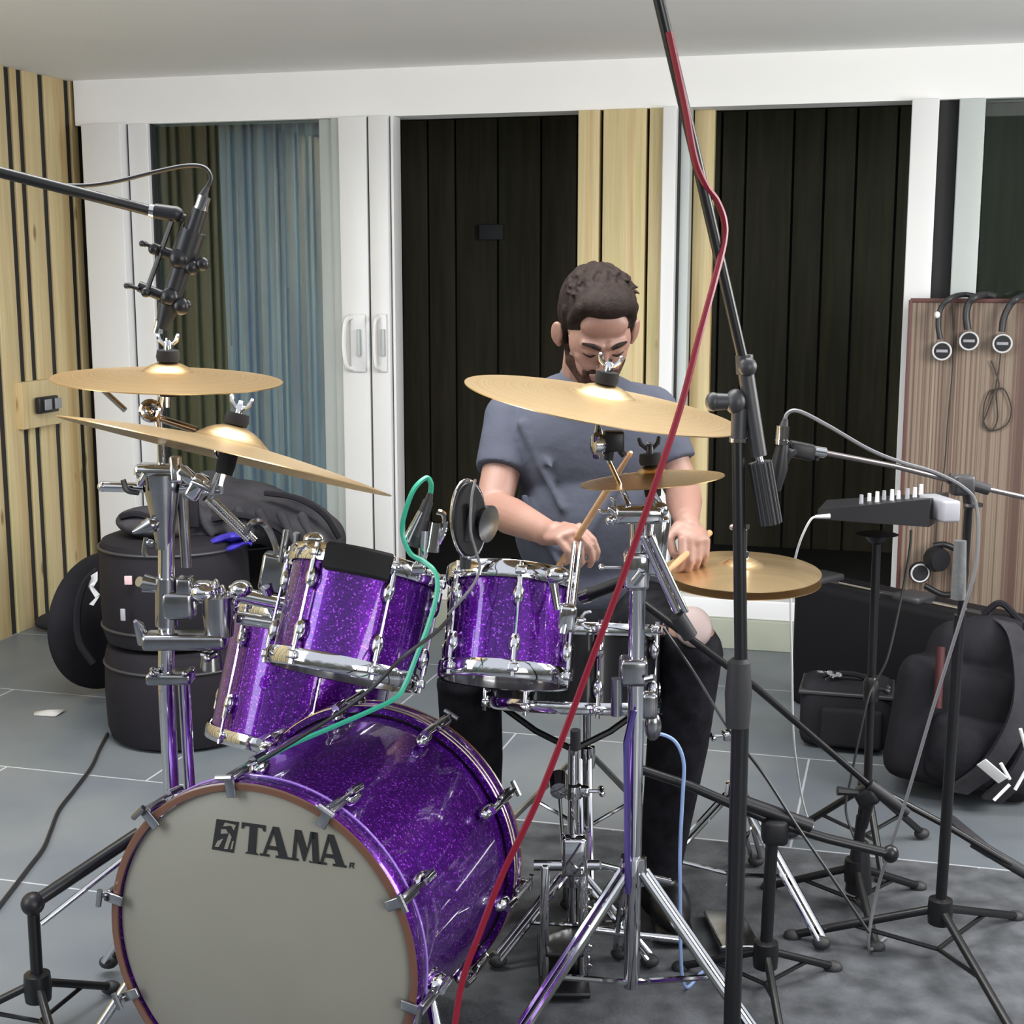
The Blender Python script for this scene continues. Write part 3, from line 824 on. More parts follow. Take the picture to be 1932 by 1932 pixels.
m = MB(); m.lathe(M4(hc_ + Z * .035), [(.010, 0), (.016, .003), (.016, .018), (.009, .02), (.009, .065), (.013, .067), (.013, .078), (0, .08)], 18); tbolt(m, hc_ + Z * .10, (-1, -.3, .2), .02); m.build('clutch', chrome, root)
m = MB(); m.lathe(M4(hc_ - Z * .055), [(.012, 0), (.022, .006), (.022, .014), (.012, .03)], 18); m.build('seat_cup', felt, root)
collar(root, Vector((hc_.x, hc_.y, .42)), Z, .013, bolt=(-1, -.2, 0))
tripod(root, Vector((hc_.x, hc_.y, .012)), .27, .25, 1.2)
m = MB(); m.box(Matrix.Translation((hc_.x - .03, hc_.y - .17, .045)) @ Euler((-.16, 0, 0)).to_matrix().to_4x4(), .085, .26, .012, .005); fp = m.build('footboard', steel, root)
m = MB(); m.cable([(hc_.x - .02, hc_.y - .03, .08), (hc_.x, hc_.y, .13)], .003); m.build('chain', steel, root)

# ================================================================== left chrome rack stand
Y1 = 2.62
def rodpx(m, pts, Y, r, seg=10):
    return m.tube([P(x, y, Y if not isinstance(Y, (list, tuple)) else Y[i]) for i, (x, y) in enumerate(pts)], r, seg)
b1 = P(322, 1600, 2.55); b1.z = 0
gx = P(314, 1200, Y1).x; gy = Y1
root = thing('cymbal_stand', 'tall chrome double cymbal stand on the far left, holding cymbals and two toms', 'stand', (gx + .02, gy, .012))
m = MB(); m.tube([Vector((gx, gy, .10)), P(314, 1300, Y1), ], .0155, 16)
m.tube([P(314, 1300, Y1), P(314, 920, Y1)], .0155, 16); m.build('pole', chrome, root)
m = MB(); m.tube([Vector((gx + .034, gy + .02, .12)), P(347, 1290, Y1 + .02)], .0115, 14); m.build('pole', chrome, root)
tripod(root, Vector((gx + .015, gy + .01, .012)), .30, .22, PI / 6, r=.012)
# base clamp at y 1280
m = MB(); m.box(M4(P(322, 1277, Y1)), .085, .05, .022, .006); tbolt(m, P(300, 1270, Y1 - .02), (-1, -.2, .2), .012); tbolt(m, P(345, 1270, Y1 - .02), (1, -.3, .3), .012); m.build('tube_clamp', steel, root)
# big plate clamp at y 1190-1225
m = MB(); m.box(M4(P(350, 1208, Y1 - .012)), .155, .055, .030, .008); m.tube([P(272, 1212, Y1), P(262, 1180, Y1 - .01), P(255, 1172, Y1 - .02)], [.013, .010, .004], 10); tbolt(m, P(380, 1235, Y1 - .03), (1, -.3, -.1), .02, .005, .03); m.build('plate_clamp', steel, root)
m = MB(); m.tube([P(399, 1190, Y1 - .01), P(399, 1262, Y1 - .01)], [.012, .022], 14); m.build('socket', steel, root)
# vertical cylinder and the two tom arms
m = MB(); m.lathe(M4(P(413, 1160, Y1 - .01)), [(.010, -.045), (.026, -.04), (.030, 0), (.030, .036), (.012, .042)], 22); m.tube([P(399, 1200, Y1 - .01), P(406, 1120, Y1 - .01)], .014, 12); m.build('tom_post', steel, root)
m = MB(); m.tube([P(430, 1118, Y1), P(540, 1140, Y1 + .01)], .0155, 14); m.ell(P(455, 1112, Y1), (.022, .02, .018)); m.tube([P(500, 1108, Y1), P(520, 1160, Y1 + .02)], [.010, .012], 10); ta = m.build('tom_arm', chrome, root)
m = MB(); m.tube([P(450, 1165, Y1 + .03), P(546, 1180, Y1 + .02)], .0135, 14); m.box(M4(P(545, 1168, Y1 + .02)), .05, .04, .05, .01); m.build('tom_arm', chrome, root)
m = MB(); m.box(M4(P(338, 1140, Y1), Z), .060, .045, .055, .010); m.tube([P(314, 1090, Y1), P(314, 1180, Y1)], .021, 16); m.box(M4(P(350, 1105, Y1), Z), .03, .04, .035, .006); m.tube([P(272, 1100, Y1), P(300, 1105, Y1)], [.018, .014], 12); m.tube([P(262, 1097, Y1 - .01), P(272, 1100, Y1)], .010, 10); m.build('hinge_block', steel, root)
m = MB()
for k in range(7):
    a = -1.2 + k * .35
    m.ell(P(372 + 12 * k, 1100 + 3 * k + 8 * abs(k - 3), Y1 - .01), (.007, .01, .018), seg=8, rings=6)
m.ell(P(385, 1116, Y1), (.03, .03, .022)); m.build('ratchet', chrome, root)
# upper funnel and joint
m = MB(); m.lathe(M4(P(308, 960, Y1)), [(.016, -.075), (.021, -.03), (.036, .05), (.038, .066), (.018, .072)], 24); m.build('funnel_housing', steel, root)
m = MB(); m.tube([P(352, 1070, Y1 + .02), P(343, 930, Y1 + .02)], .010, 12); m.build('inner_tube', steel, root)
m = MB(); m.tube([P(193, 918, Y1 - .01), P(272, 920, Y1 - .01)], .0095, 12); m.tube([P(340, 923, Y1 - .01), P(402, 922, Y1 - .01)], .0095, 12); m.ell(P(194, 918, Y1 - .01), .0100); m.build('cross_arm', chrome, root)
m = MB(); m.cable([P(262, 930, Y1 - .03), P(240, 925, Y1 - .04), P(232, 905, Y1 - .04)], .005); m.build('wing_screw', blackmetal, root)
m = MB(); m.box(M4(P(300, 888, Y1)), .085, .05, .028, .01); m.tube([P(276, 895, Y1 - .02), P(262, 915, Y1 - .02)], [.010, .006], 10); m.box(M4(P(332, 886, Y1 - .02), (.3, -1, .2)), .05, .022, .03, .005); m.build('top_clamp', chrome, root)
m = MB(); m.tube([P(305, 890, Y1), P(303, 830, Y1), P(298, 792, Y1), P(306, 740, Y1), P(316, 712, 2.56)], .0075, 12); m.build('upper_rod', chrome, root)
m = MB(); m.ring(M4(P(284, 775, Y1 - .01), (0, 1, 0)), .016, .006, 24); m.ell(P(284, 775, Y1), (.012, .018, .012)); m.build('tilter', chrome, root)
m = MB(); m.tube([P(188, 730, Y1 + .02), P(236, 774, Y1 + .01)], .0055, 10); m.build('boom_rod', chrome, root)
m = MB(); m.tube([P(296, 788, Y1), P(372, 812, Y1)], .007, 10); m.build('boom_rod', chrome, root)
m = MB(); m.box(M4(P(372, 918, Y1 - .02), (.5, 0, .8)), .028, .04, .05, .008); m.box(M4(P(352, 896, Y1 - .02), (.6, 0, -.6)), .022, .03, .035, .006); m.build('rod_clamp', chrome, root)
m = MB(); m.tube([P(366, 910, 2.58), P(400, 925, 2.50), P(432, 850, 2.39)], .006, 10); m.tube([P(390, 930, 2.54), P(418, 928, 2.50), P(424, 870, 2.42)], .004, 8)
wn = m.build('ride_tilter', chrome, root); wingnut(root, P(421, 880, 2.43), (.2, 0, 1), .013, chrome)
m = MB()     # knurled double rod going down to the tom bracket
for dx in (-7, 7):
    a = P(394 + dx, 940, Y1 - .03); b = P(474 + dx, 1018, Y1 + .02)
    n_ = 26
    rr = [(.0045 if i % 2 else .0062) for i in range(n_ * 2 + 1)]
    m.tube([a.lerp(b, i / (n_ * 2)) for i in range(n_ * 2 + 1)], rr, 10)
m.build('knurled_rod', chrome, root)
m = MB(); m.cable([P(462, 1008, Y1), P(478, 985, Y1), P(500, 990, Y1 + .02), P(520, 1030, Y1 + .02), P(524, 1070, Y1 + .02)], .006); m.box(M4(P(518, 1080, Y1 + .03), (.2, 0, 1)), .05, .04, .075, .008)
m.tube([P(540, 1000, Y1), P(530, 1060, Y1)], .006, 10); m.build('tom_bracket', steel, root)
m = MB(); m.ell(P(592, 1018, Y1 - .06), (.020, .012, .014)); m.tube([P(592, 1024, Y1 - .06), P(582, 1065, Y1 - .04)], [.008, .010], 10); m.tube([P(560, 1005, Y1 - .04), P(556, 1050, Y1 - .03)], .006, 8); m.build('tom_clamp_screw', chrome, root)
m = MB(); m.tube([P(250, 1005, Y1 - .03), P(285, 990, Y1 - .02)], [.003, .016], 12); m.ell(P(283, 990, Y1 - .02), (.018, .014, .012)); m.build('drum_key', steel, root)
m = MB(); m.cable([P(276, 1015, Y1), P(272, 1040, Y1), P(275, 1050, Y1)], .005); m.ell(P(283, 1024, Y1), (.009, .006, .007)); m.build('key_hook', steel, root)

# ================================================================== middle multi stand (crash, splash) 
Y2 = 2.50
gx = P(1200, 1300, Y2).x
root = thing('cymbal_stand', 'chrome cymbal stand right of the snare, carrying the middle crash and the splash', 'stand', (gx, Y2, .012))
m = MB(); m.tube([Vector((gx, Y2, .10)), Vector((gx, Y2, P(1200, 985, Y2).z))], .0150, 16); m.build('pole', chrome, root)
m = MB(); m.tube([P(1196, 1340, Y2 - .028), P(1182, 1400, Y2 - .03), Vector((gx - .012, Y2 - .03, .30))], .006, 8)
m.build('rear_tube', mat('purple_tinted_chrome', (.25, .18, .6), .15, 1.0), root)
tripod(root, Vector((gx, Y2, .012)), .32, .28, PI / 2, r=.011)
m = MB(); m.box(M4(P(1205, 970, Y2 - .01)), .085, .05, .030, .008); m.ell(P(1246, 962, Y2 - .02), (.014, .012, .014)); m.tube([P(1150, 982, Y2 - .02), P(1175, 980, Y2 - .02)], .0065, 10); m.ell(P(1152, 982, Y2 - .02), .009); m.build('top_clamp', chrome, root)
wingnut(root, P(1160, 968, Y2 - .02), (-.6, 0, .6), .012)
m = MB(); m.tube([P(1186, 950, Y2), P(1152, 875, Y2 - .03), P(1138, 845, Y2 - .06), P(1130, 800, 2.42), P(1133, 775, 2.41)], .0048, 10); m.build('crash_boom', chrome, root)
m = MB(); m.lathe(M4(P(1130, 838, 2.40), (-1, -.3, 0)), [(.005, -.012), (.017, -.01), (.019, 0), (.017, .01), (.005, .012)], 18); m.tube([P(1125, 862, 2.42), P(1127, 820, 2.38)], .006, 8); m.build('tilter', chrome, root)
m = MB(); m.box(M4(P(1158, 832, 2.40), Z), .034, .03, .034, .004); m.tube([P(1150, 850, 2.40), P(1148, 868, 2.40)], .008, 8)
m.tube([P(1170, 850, 2.40), P(1178, 860, 2.40)], .006, 8); m.build('rubber_bracket', blackmetal, root)
m = MB(); m.tube([P(1225, 955, Y2), P(1232, 925, 2.53), P(1230, 905, 2.55)], .0045, 10); m.tube([P(1232, 925, Y2), P(1252, 962, Y2)], .0045, 8); m.build('splash_rod', chrome, root)
m = MB(); m.box(M4(P(1240, 1030, Y2), (.1, 0, 1)), .034, .035, .11, .010); m.tube([P(1238, 975, Y2), P(1240, 1010, Y2)], .010, 10); m.build('side_clamp', chrome, root)
m = MB(); m.box(M4(P(1200, 1075, Y2), Z), .045, .05, .07, .01); tbolt(m, P(1172, 1070, Y2), (-1, 0, 0), .035, .003, .015); m.tube([P(1195, 1100, Y2 - .02), P(1212, 1078, Y2 - .03)], .008, 10); m.build('memory_clamp', chrome, root)
m = MB()
for dx in (0, 15): m.tube([P(1212 + dx, 1012, Y2 - .03), P(1277 + dx * 1.1, 1155, Y2 - .02)], .0062, 10)
br_ = m.build('counter_rod', chrome, root)
m = MB(); m.tube([P(1277, 1160, Y2 - .02), P(1302, 1200, Y2 - .01)], .0145, 14); m.build('rubber_weight', rubber, root)
m = MB(); m.box(M4(P(1195, 1265, Y2), Z), .05, .05, .05, .008); m.tube([P(1218, 1282, Y2 - .03), P(1235, 1278, Y2 - .04)], .006, 8); m.tube([P(1163, 1280, Y2 - .02), P(1163, 1350, Y2 - .02)], .010, 10); m.build('leg_clamp', steel, root)
m = MB(); m.box(M4(P(1225, 1330, Y2 + .02), Z), .03, .03, .05, .008); m.ell(P(1232, 1370, Y2 + .02), (.016, .012, .028)); m.build('lower_clamp', steel, root)

# bar linking tom B to the snare side stand
root = thing('tom_holder', 'short chrome rod holder rising beside the right hand tom', 'holder', P(1072, 1190, 2.50))
m = MB()
for dx in (-6, 6): m.tube([P(1090 + dx, 1025, 2.62), P(1076 + dx, 1150, 2.48)], .0042, 10)
m.build('twin_rod', chrome, root)
m = MB(); m.box(M4(P(1070, 1165, 2.47), (.1, 0, 1)), .032, .03, .05, .008); m.tube([P(1072, 1145, 2.47), P(1062, 1195, 2.46)], .009, 10); m.build('clamp', chrome, root)
wingnut(root, P(1088, 1170, 2.46), (1, 0, 0), .012)
m = MB(); m.ell(P(1052, 1085, 2.47), (.022, .018, .016)); m.tube([P(1040, 1080, 2.48), P(1052, 1150, 2.47)], [.009, .007], 10); m.build('eye_bolt', chrome, root)

# slave pedal
pb = P(1062, 1560, 2.76); pb = Vector((pb.x, 2.66, .014))
root = thing('kick_pedal', 'silver chain drive kick pedal on the rug beyond the bass drum', 'pedal', pb)
m = MB(); m.box(Matrix.Translation(pb + Vector((0, .07, .012))), .10, .26, .012, .004); m.build('base_plate', blackmetal, root)
m = MB(); m.box(Matrix.Translation(pb + Vector((0, .09, .06))) @ Euler((-.22, 0, 0)).to_matrix().to_4x4(), .075, .27, .010, .004); m.build('footboard', blackmetal, root)
for s in (-1, 1):
    m = MB(); m.box(Matrix.Translation(pb + Vector((s * .038, .03, .13))), .018, .04, .24, .005); m.build('frame_post', chrome, root)
m = MB(); m.tube([pb + Vector((-.06, .03, .245)), pb + Vector((.07, .03, .245))], .011, 12); m.box(Matrix.Translation(pb + Vector((.02, .02, .27))), .05, .035, .08, .008); m.build('axle', chrome, root)
m = MB(); m.tube([pb + Vector((.0, .03, .25)), pb + Vector((-.01, .07, .40))], .004, 8); m.lathe(M4(pb + Vector((-.01, .07, .40)), (0, 1, .2)), [(0, -.03), (.018, -.028), (.02, .02), (0, .028)], 18); m.build('beater', chrome, root)
m = MB()
for k in range(9): m.ring(M4(pb + Vector((.045, -.035 - .004 * k, .22 - .018 * k)), ((1, 0, 0) if k % 2 else (0, 1, 0))), .007, .002, 12, 6)
m.build('chain', chrome, root)
m = MB(); m.tube([pb + Vector((.07, .03, .245)), pb + Vector((.22, .12, .17))], .008, 10); m.tube([pb + Vector((.06, .05, .10)), pb + Vector((.26, .08, .06))], .008, 10); m.build('drive_shaft', chrome, root)

# ================================================================== drummer
hipc = P(1108, 1150, 3.26)
man = thing('person', 'man in a grey blue t-shirt and black jeans seated at the drums, looking down', 'person', (hipc.x, hipc.y, .012))
HC = P(1127, 612, 3.10)                       # middle of the skull
fwd = Vector((.13, -.80, -.58)).normalized()  # where the face looks: down at the drums
rgt = Vector((1, .10, .0)); rgt = (rgt - fwd * rgt.dot(fwd)).normalized()
upv = rgt.cross(fwd).normalized()
if upv.z < 0: upv = -upv
HF = Matrix((rgt, fwd, upv)).transposed().to_4x4(); HF.translation = HC
def h(x, y, z): return HF @ Vector((x, y, z))
shR, shL = P(968, 792, 3.26), P(1226, 782, 3.28)
elR, wrR, fiR = P(930, 958, 3.14), P(1035, 1006, 2.92), P(1078, 1006, 2.86)
elL, wrL, fiL = P(1288, 925, 3.22), P(1296, 985, 3.06), P(1312, 1022, 3.00)
knL, knR = P(1302, 1232, 2.90), P(885, 1290, 2.92)
anL = P(1243, 1720, 2.98); anR = P(900, 1600, 2.97)
anL.z = .12; anR.z = .14
hipL, hipR = P(1190, 1150, 3.26), P(1025, 1150, 3.26)

def hand(m, wrist, knuck, palm_n, side, curl=1.25, k=1.0):
    """wrist and knuckle centre, palm facing palm_n; five bent fingers rooted in the palm"""
    wrist = Vector(wrist); d = (Vector(knuck) - wrist); Lp = d.length; d.normalize()
    n = (Vector(palm_n) - d * Vector(palm_n).dot(d)).normalized(); x = d.cross(n) * side
    m.ell(M4(wrist + d * Lp * .55, n, x), (.038 * k, Lp * .56, .016 * k), seg=18, rings=12)
    m.cap(wrist - d * .015, wrist + d * Lp * .3, .026 * k, .025 * k)
    lens = [(.040, .026, .020), (.045, .029, .021), (.042, .027, .020), (.033, .021, .018)]
    tips = []
    for i, (a, b, c) in enumerate(lens):
        off = (1.5 - i) * .0195 * k
        p = wrist + d * (Lp * (.96 - .05 * abs(i - 1))) + x * off
        r = (.0095 if i < 3 else .0082) * k
        ang = curl * (.62 + .05 * i); q = p
        dirv = d
        for j, l_ in enumerate((a, b, c)):
            ca = ang * (1.0 + .9 * j)
            dirv = (d * math.cos(ca) + n * math.sin(ca))
            e_ = q + dirv * l_ * k
            m.cap(q, e_, r * (1 - .07 * j), r * (.95 - .09 * j), 10); q = e_
        tips.append(q)
    t0 = wrist + d * Lp * .30 + x * .026 * k; t1 = t0 + (x * .55 + d * .6 + n * .45).normalized() * .036 * k
    t2 = t1 + (d * .9 + n * .75 - x * .35).normalized() * .030 * k; t3 = t2 + (d * .7 + n * .6 - x * .9).normalized() * .022 * k
    m.cap(t0, t1, .014 * k, .0115 * k, 10); m.cap(t1, t2, .0115 * k, .010 * k, 10); m.cap(t2, t3, .010 * k, .0085 * k, 10)
    return wrist + d * Lp * .95 + n * .022

m = MB()
# skull, face, jaw
m.ell(M4(h(0, -.012, .022), upv, rgt), (.074, .092, .082), seg=32, rings=20)
m.ell(M4(h(0, .036, -.010), upv, rgt), (.067, .055, .074), seg=28, rings=18)
m.ell(M4(h(0, .044, -.060), upv, rgt), (.050, .046, .058), seg=24, rings=16)
m.ell(M4(h(0, .066, -.098), upv, rgt), (.026, .022, .020), seg=16, rings=10)
m.cap(h(-.046, .012, -.068), h(-.018, .058, -.104), .019, .018); m.cap(h(.046, .012, -.068), h(.018, .058, -.104), .019, .018)
m.ell(M4(h(0, .060, .045), upv, rgt), (.052, .026, .036), seg=20, rings=12)
for s in (-1, 1):
    m.cap(h(s * .010, .090, .012), h(s * .042, .076, .010), .0105, .0085)          # brow
    m.ell(M4(h(s * .030, .076, -.010), upv, rgt), (.014, .012, .010), seg=14, rings=10)   # closed lid
    m.cap(h(s * .042, .062, -.030), h(s * .030, .072, -.050), .016, .014)          # cheek
    m.ell(M4(h(s * .0095, .100, -.046), upv, rgt), (.0075, .009, .006), seg=10, rings=8)  # nostril wing
    e0 = M4(h(s * .086, -.002, -.020), rgt * s * .8 + fwd * .6, upv)
    m.ell(e0, (.028, .015, .007), seg=18, rings=10)
    m.ring(e0 @ Matrix.Diagonal((1, .56, 1, 1)), .024, .0055, 24, 8)
    m.ell(M4(h(s * .080, .002, -.046), upv, rgt), (.007, .008, .009), seg=10, rings=8)
m.cap(h(0, .090, .006), h(0, .106, -.036), .0085, .011); m.ell(M4(h(0, .109, -.041), upv, rgt), (.011, .010, .009), seg=14, rings=10)
m.cap(h(-.018, .086, -.068), h(.018, .086, -.068), .007, .007); m.cap(h(-.014, .084, -.080), h(.014, .084, -.080), .0075, .0075)
# neck and trunk (under the clothes)
nk = (shR + shL) / 2 + Vector((.015, .0, .062))
m.cap(h(0, -.035, -.055), nk, .058, .066)
m.cap(shR, shL, .058, .058); m.cap(shR.lerp(shL, .3) - Z * .10, shR.lerp(shL, .7) - Z * .10, .10, .10)
m.cap(nk - Z * .12, hipc + Z * .05, .10, .11)
for hp_, kn, an in ((hipL, knL, anL), (hipR, knR, anR)):
    m.cap(hp_, kn, .070, .050, 18); m.cap(kn, an, .046, .032, 18)
m.ell(knL + Vector((.0, -.004, .032)), (.052, .052, .050))
# arms
for sh, el, wr in ((shR, elR, wrR), (shL, elL, wrL)):
    m.cap(sh, el, .050, .040, 20); m.cap(el, el.lerp(wr, .35), .040, .041, 20); m.cap(el.lerp(wr, .35), wr, .041, .0265, 20)
gR = hand(m, wrR, fiR, (.15, .35, -1), 1, 1.30)
gL = hand(m, wrL, fiL, (-.2, .35, -1), -1, 1.15)
m.build('body', skin, man, remesh=.0036, smooth=2)
# facial details
m = MB()
for s in (-1, 1): m.tube(spline([h(s * .012, .1005, .012), h(s * .028, .097, .0185), h(s * .047, .080, .013)], 6), [.0040, .0052, .0026], 8)
m.build('eyebrow', hairmat, man)
m = MB()
for s in (-1, 1): m.tube(spline([h(s * .018, .0875, -.013), h(s * .030, .0885, -.0165), h(s * .043, .080, -.013)], 6), [.0014, .0022, .0014], 8)
m.build('eyelash', hairmat, man)
m = MB(); m.tube(spline([h(-.020, .0915, -.074), h(0, .0945, -.0735), h(.020, .0915, -.074)], 6), [.0018, .0042, .0018], 8); m.build('lips', lipmat, man)
m = MB()     # beard follows jaw, chin and upper lip
m.cap(h(-.060, -.002, -.045), h(-.047, .018, -.080), .011, .018); m.cap(h(.060, -.002, -.045), h(.047, .018, -.080), .011, .018)
m.cap(h(-.047, .022, -.078), h(-.020, .062, -.104), .0205, .021); m.cap(h(.047, .022, -.078), h(.020, .062, -.104), .0205, .021)
m.ell(M4(h(0, .070, -.102), upv, rgt), (.029, .025, .023), seg=18, rings=12)
m.cap(h(-.020, .084, -.060), h(.020, .084, -.060), .0075, .0075)
m.cap(h(-.030, .074, -.066), h(-.026, .074, -.092), .010, .011); m.cap(h(.030, .074, -.066), h(.026, .074, -.092), .010, .011)
m.build('beard', beardmat, man, remesh=.0035, smooth=3)
# hair
m = MB()
m.ell(M4(h(0, -.020, .040), upv, rgt), (.0835, .098, .082), seg=36, rings=22)
m.ell(M4(h(0, -.050, .005), upv, rgt), (.080, .066, .080), seg=28, rings=18)
m.ell(M4(h(0.004, .034, .088), upv, rgt), (.066, .050, .032), seg=24, rings=14)
for s in (-1, 1):
    m.cap(h(s * .070, .008, .050), h(s * .071, .004, -.010), .014, .009); m.cap(h(s * .071, .004, -.010), h(s * .066, .004, -.040), .008, .006)
    m.cap(h(s * .050, .048, .080), h(s * .064, .034, .040), .018, .012)
rnd = random.Random(7)
for i in range(150):
    a = rnd.uniform(-PI, PI); b = rnd.uniform(.12, 1.05)
    dx, dy, dz = math.sin(b) * math.cos(a), math.sin(b) * math.sin(a), math.cos(b)
    if dy > .55 and dz < .55: continue
    p = h(dx * .083, -.020 + dy * .097, .040 + dz * .083)
    q_ = h(dx * .085 + rnd.uniform(-.008, .012), -.020 + dy * .098 + .016, .040 + dz * .085 + .002)
    m.tube([p, q_], [.0055, .003], 6)
m.build('hair', hairmat, man, remesh=.0032, smooth=5)
# t-shirt
m = MB()
ch = P(1103, 850, 3.24)
m.cap(shR + Vector((.02, 0, -.008)), shL + Vector((-.02, 0, -.008)), .070, .070, 24)
m.ell(ch + Vector((0, .0, .02)), (.188, .118, .165), seg=36, rings=22)
m.ell(P(1105, 985, 3.235), (.166, .120, .185), seg=36, rings=22)
m.ell(P(1108, 1105, 3.26), (.172, .135, .125), seg=36, rings=22)
m.cap(shR.lerp(nk, .2), nk - Z * .03, .062, .066); m.cap(shL.lerp(nk, .2), nk - Z * .03, .062, .066)
for sh, el, t_ in ((shR, elR, .60), (shL, elL, .66)):
    e_ = sh.lerp(el, t_); m.tube([sh, sh.lerp(e_, .5), e_], [.066, .063, .060], 24); m.ell(sh, .068)
# soft folds
m.cap(shR + Vector((.03, -.06, -.03)), P(1040, 880, 3.12), .012, .006); m.cap(P(985, 800, 3.17), P(1060, 960, 3.12), .012, .007)
m.cap(P(1180, 900, 3.12), P(1110, 1010, 3.115), .012, .006); m.cap(P(1000, 1010, 3.14), P(1120, 1060, 3.12), .014, .008)
m.cap(P(990, 940, 3.16), P(1060, 1075, 3.12), .010, .007)
m.build('t_shirt', shirtmat, man, remesh=.0055, smooth=5)
m = MB(); m.ring(M4(h(0, -.035, -.055).lerp(nk, .80), h(0, -.035, -.055) - nk), .064, .006, 40, 8); m.build('neckband', shirtmat, man)
# jeans, with the bare left knee showing through the tear
m = MB()
m.ell(hipc - Z * .015, (.175, .15, .10), seg=30, rings=18)
for hp_, kn, an in ((hipL, knL, anL), (hipR, knR, anR)):
    m.cap(hp_, kn, .092, .070, 22); m.cap(kn, kn.lerp(an, .4), .068, .066, 22); m.cap(kn.lerp(an, .4), an, .066, .046, 22)
m.build('jeans', denim, man, remesh=.006, smooth=4)
for an, dx in ((anL, .02), (anR, -.02)):
    m = MB(); m.ell((an.x + dx, an.y - .03, .062), (.045, .13, .045)); m.cap((an.x, an.y, .11), (an.x, an.y, .06), .046, .046); m.box((an.x + dx, an.y - .03, .030), .085, .25, .024, .01)
    m.build('boot', blackmetal, man, remesh=.005, smooth=3)
m = MB(); kp = knL + Vector((.0, -.040, .066)); m.ell(M4(kp, Vector((.05, -1, .75)), (1, 0, 0)), (.040, .046, .016)); m.build('bare_knee', mat('pale_skin', (.24, .185, .175), .6), man)

# stool under the drummer
root = thing('drum_throne', 'round black drum stool under the seated man', 'stool', (hipc.x, hipc.y + .04, .012))
sz = hipc.z - .135
m = MB(); m.lathe(M4((hipc.x, hipc.y + .04, sz)), [(0, -.075), (.15, -.07), (.17, -.03), (.165, 0), (0, .005)], 36); m.build('seat', nylon, root)
m = MB(); m.tube([(hipc.x, hipc.y + .04, .10), (hipc.x, hipc.y + .04, sz - .07)], .014, 14); m.build('pole', chrome, root)
tripod(root, (hipc.x, hipc.y + .04, .012), .26, .24, .5)

# sticks
m = MB(); a = gR - Vector((.09, .06, -.02)) * .8; b = P(1158, 905, 2.74)
d_ = (b - gR).normalized(); a = gR - d_ * .10; b = gR + d_ * .29
m.tube([a, a.lerp(b, .75), b - d_ * .012, b - d_ * .008, b], [.0072, .0070, .0038, .0052, .0035], 12)
tag(m.build('drumstick', stickwood), 'wooden drumstick raised in the fist on the left of the picture', 'drumstick', 'drumsticks')
m = MB(); d_ = (P(1272, 1066, 2.93) - gL).normalized(); a = gL - d_ * .10; b = gL + d_ * .15
m.tube([a, a.lerp(b, .75), b - d_ * .012, b - d_ * .008, b], [.0072, .0070, .0038, .0052, .0035], 12)
tag(m.build('drumstick', stickwood), 'wooden drumstick held over the hi-hat', 'drumstick', 'drumsticks')

# ================================================================== microphones and stands
def xlr(m, p, d, r=.0095, L=.045):
    p = Vector(p); d = Vector(d).normalized()
    m.tube([p, p + d * L], r, 14); m.tube([p + d * L * .18, p + d * L * .26], r * 1.08, 14); return p + d * L
# overhead mic on the left boom
YO = 2.36
base = P(-330, 1500, 2.2); base = Vector((base.x, 2.25, 0))
root = thing('boom_stand', 'black microphone boom reaching in from the left edge of the picture', 'microphone stand', base)
tip = P(285, 398, YO); bk = P(-330, 240, 2.25)
m = MB(); m.tube([P(0, 325, 2.3).lerp(tip, -1.7), tip], .0085, 12); m.build('boom', blackmetal, root)
bk = P(0, 325, 2.3).lerp(tip, -1.7)
root.location = Vector((bk.x, bk.y, 0)); base = Vector((bk.x, bk.y, 0))
for c_ in list(root.children): bpy.data.objects.remove(c_)
m = MB(); m.tube([bk, tip], .0088, 12); m.build('boom', blackmetal, root)
m = MB(); m.tube([base + Z * .1, bk], .012, 12); m.build('pole', blackmetal, root)
m = MB(); m.ell(bk, .026); tbolt(m, bk, (-1, -.2, .1), .05); m.build('boom_joint', plastic, root)
tripod(root, base, .20, .30, .4, r=.009, mt=blackmetal, double=False)
m = MB(); m.tube([P(283, 397, YO), P(294, 399, YO)], .0105, 14); m.build('thread', chrome, root)
m = MB(); m.tube([P(292, 398, YO), P(330, 404, YO)], [.012, .013], 14); m.ell(P(330, 404, YO), (.015, .013, .013)); m.tube([P(328, 404, YO), P(350, 412, YO)], [.008, .006], 10); m.build('swivel', plastic, root)

top, bot = P(378, 395, YO), P(305, 620, YO); dm = (bot - top).normalized()
root = thing('microphone', 'black microphone in a clamping cradle hanging over the upper left cymbal', 'microphone', bot)
m = MB(); L0 = (bot - top).length
m.tube([top, top + dm * L0 * .20], [.0125, .0135], 16); m.tube([top + dm * L0 * .18, top + dm * L0 * .48], .021, 20); m.tube([top + dm * L0 * .46, top + dm * L0 * .80], .0155, 18)
m.tube([top + dm * L0 * .80, bot], [.018, .010], 16); m.build('body', plastic, root)
m = MB(); xlr(m, top + dm * .004, -dm, .0105, .026); m.build('plug', chrome, root)
m = MB(); m.tube([P(303, 606, YO), P(297, 628, YO)], .0085, 14); m.build('grille', chrome, root)
m = MB(); m.tube([P(380, 376, YO), P(392, 352, YO)], [.0085, .004], 10); m.build('boot', rubber, root)
side = Vector((-1, 0, -.25)).normalized()
m = MB()
m.tube([P(325, 415, YO), P(278, 545, YO - .01)], .0042, 8); m.tube([P(345, 420, YO + .01), P(330, 470, YO)], .004, 8)
m.tube([P(288, 468, YO), P(380, 500, YO)], .009, 10); m.tube([P(262, 540, YO), P(352, 578, YO)], .009, 10)
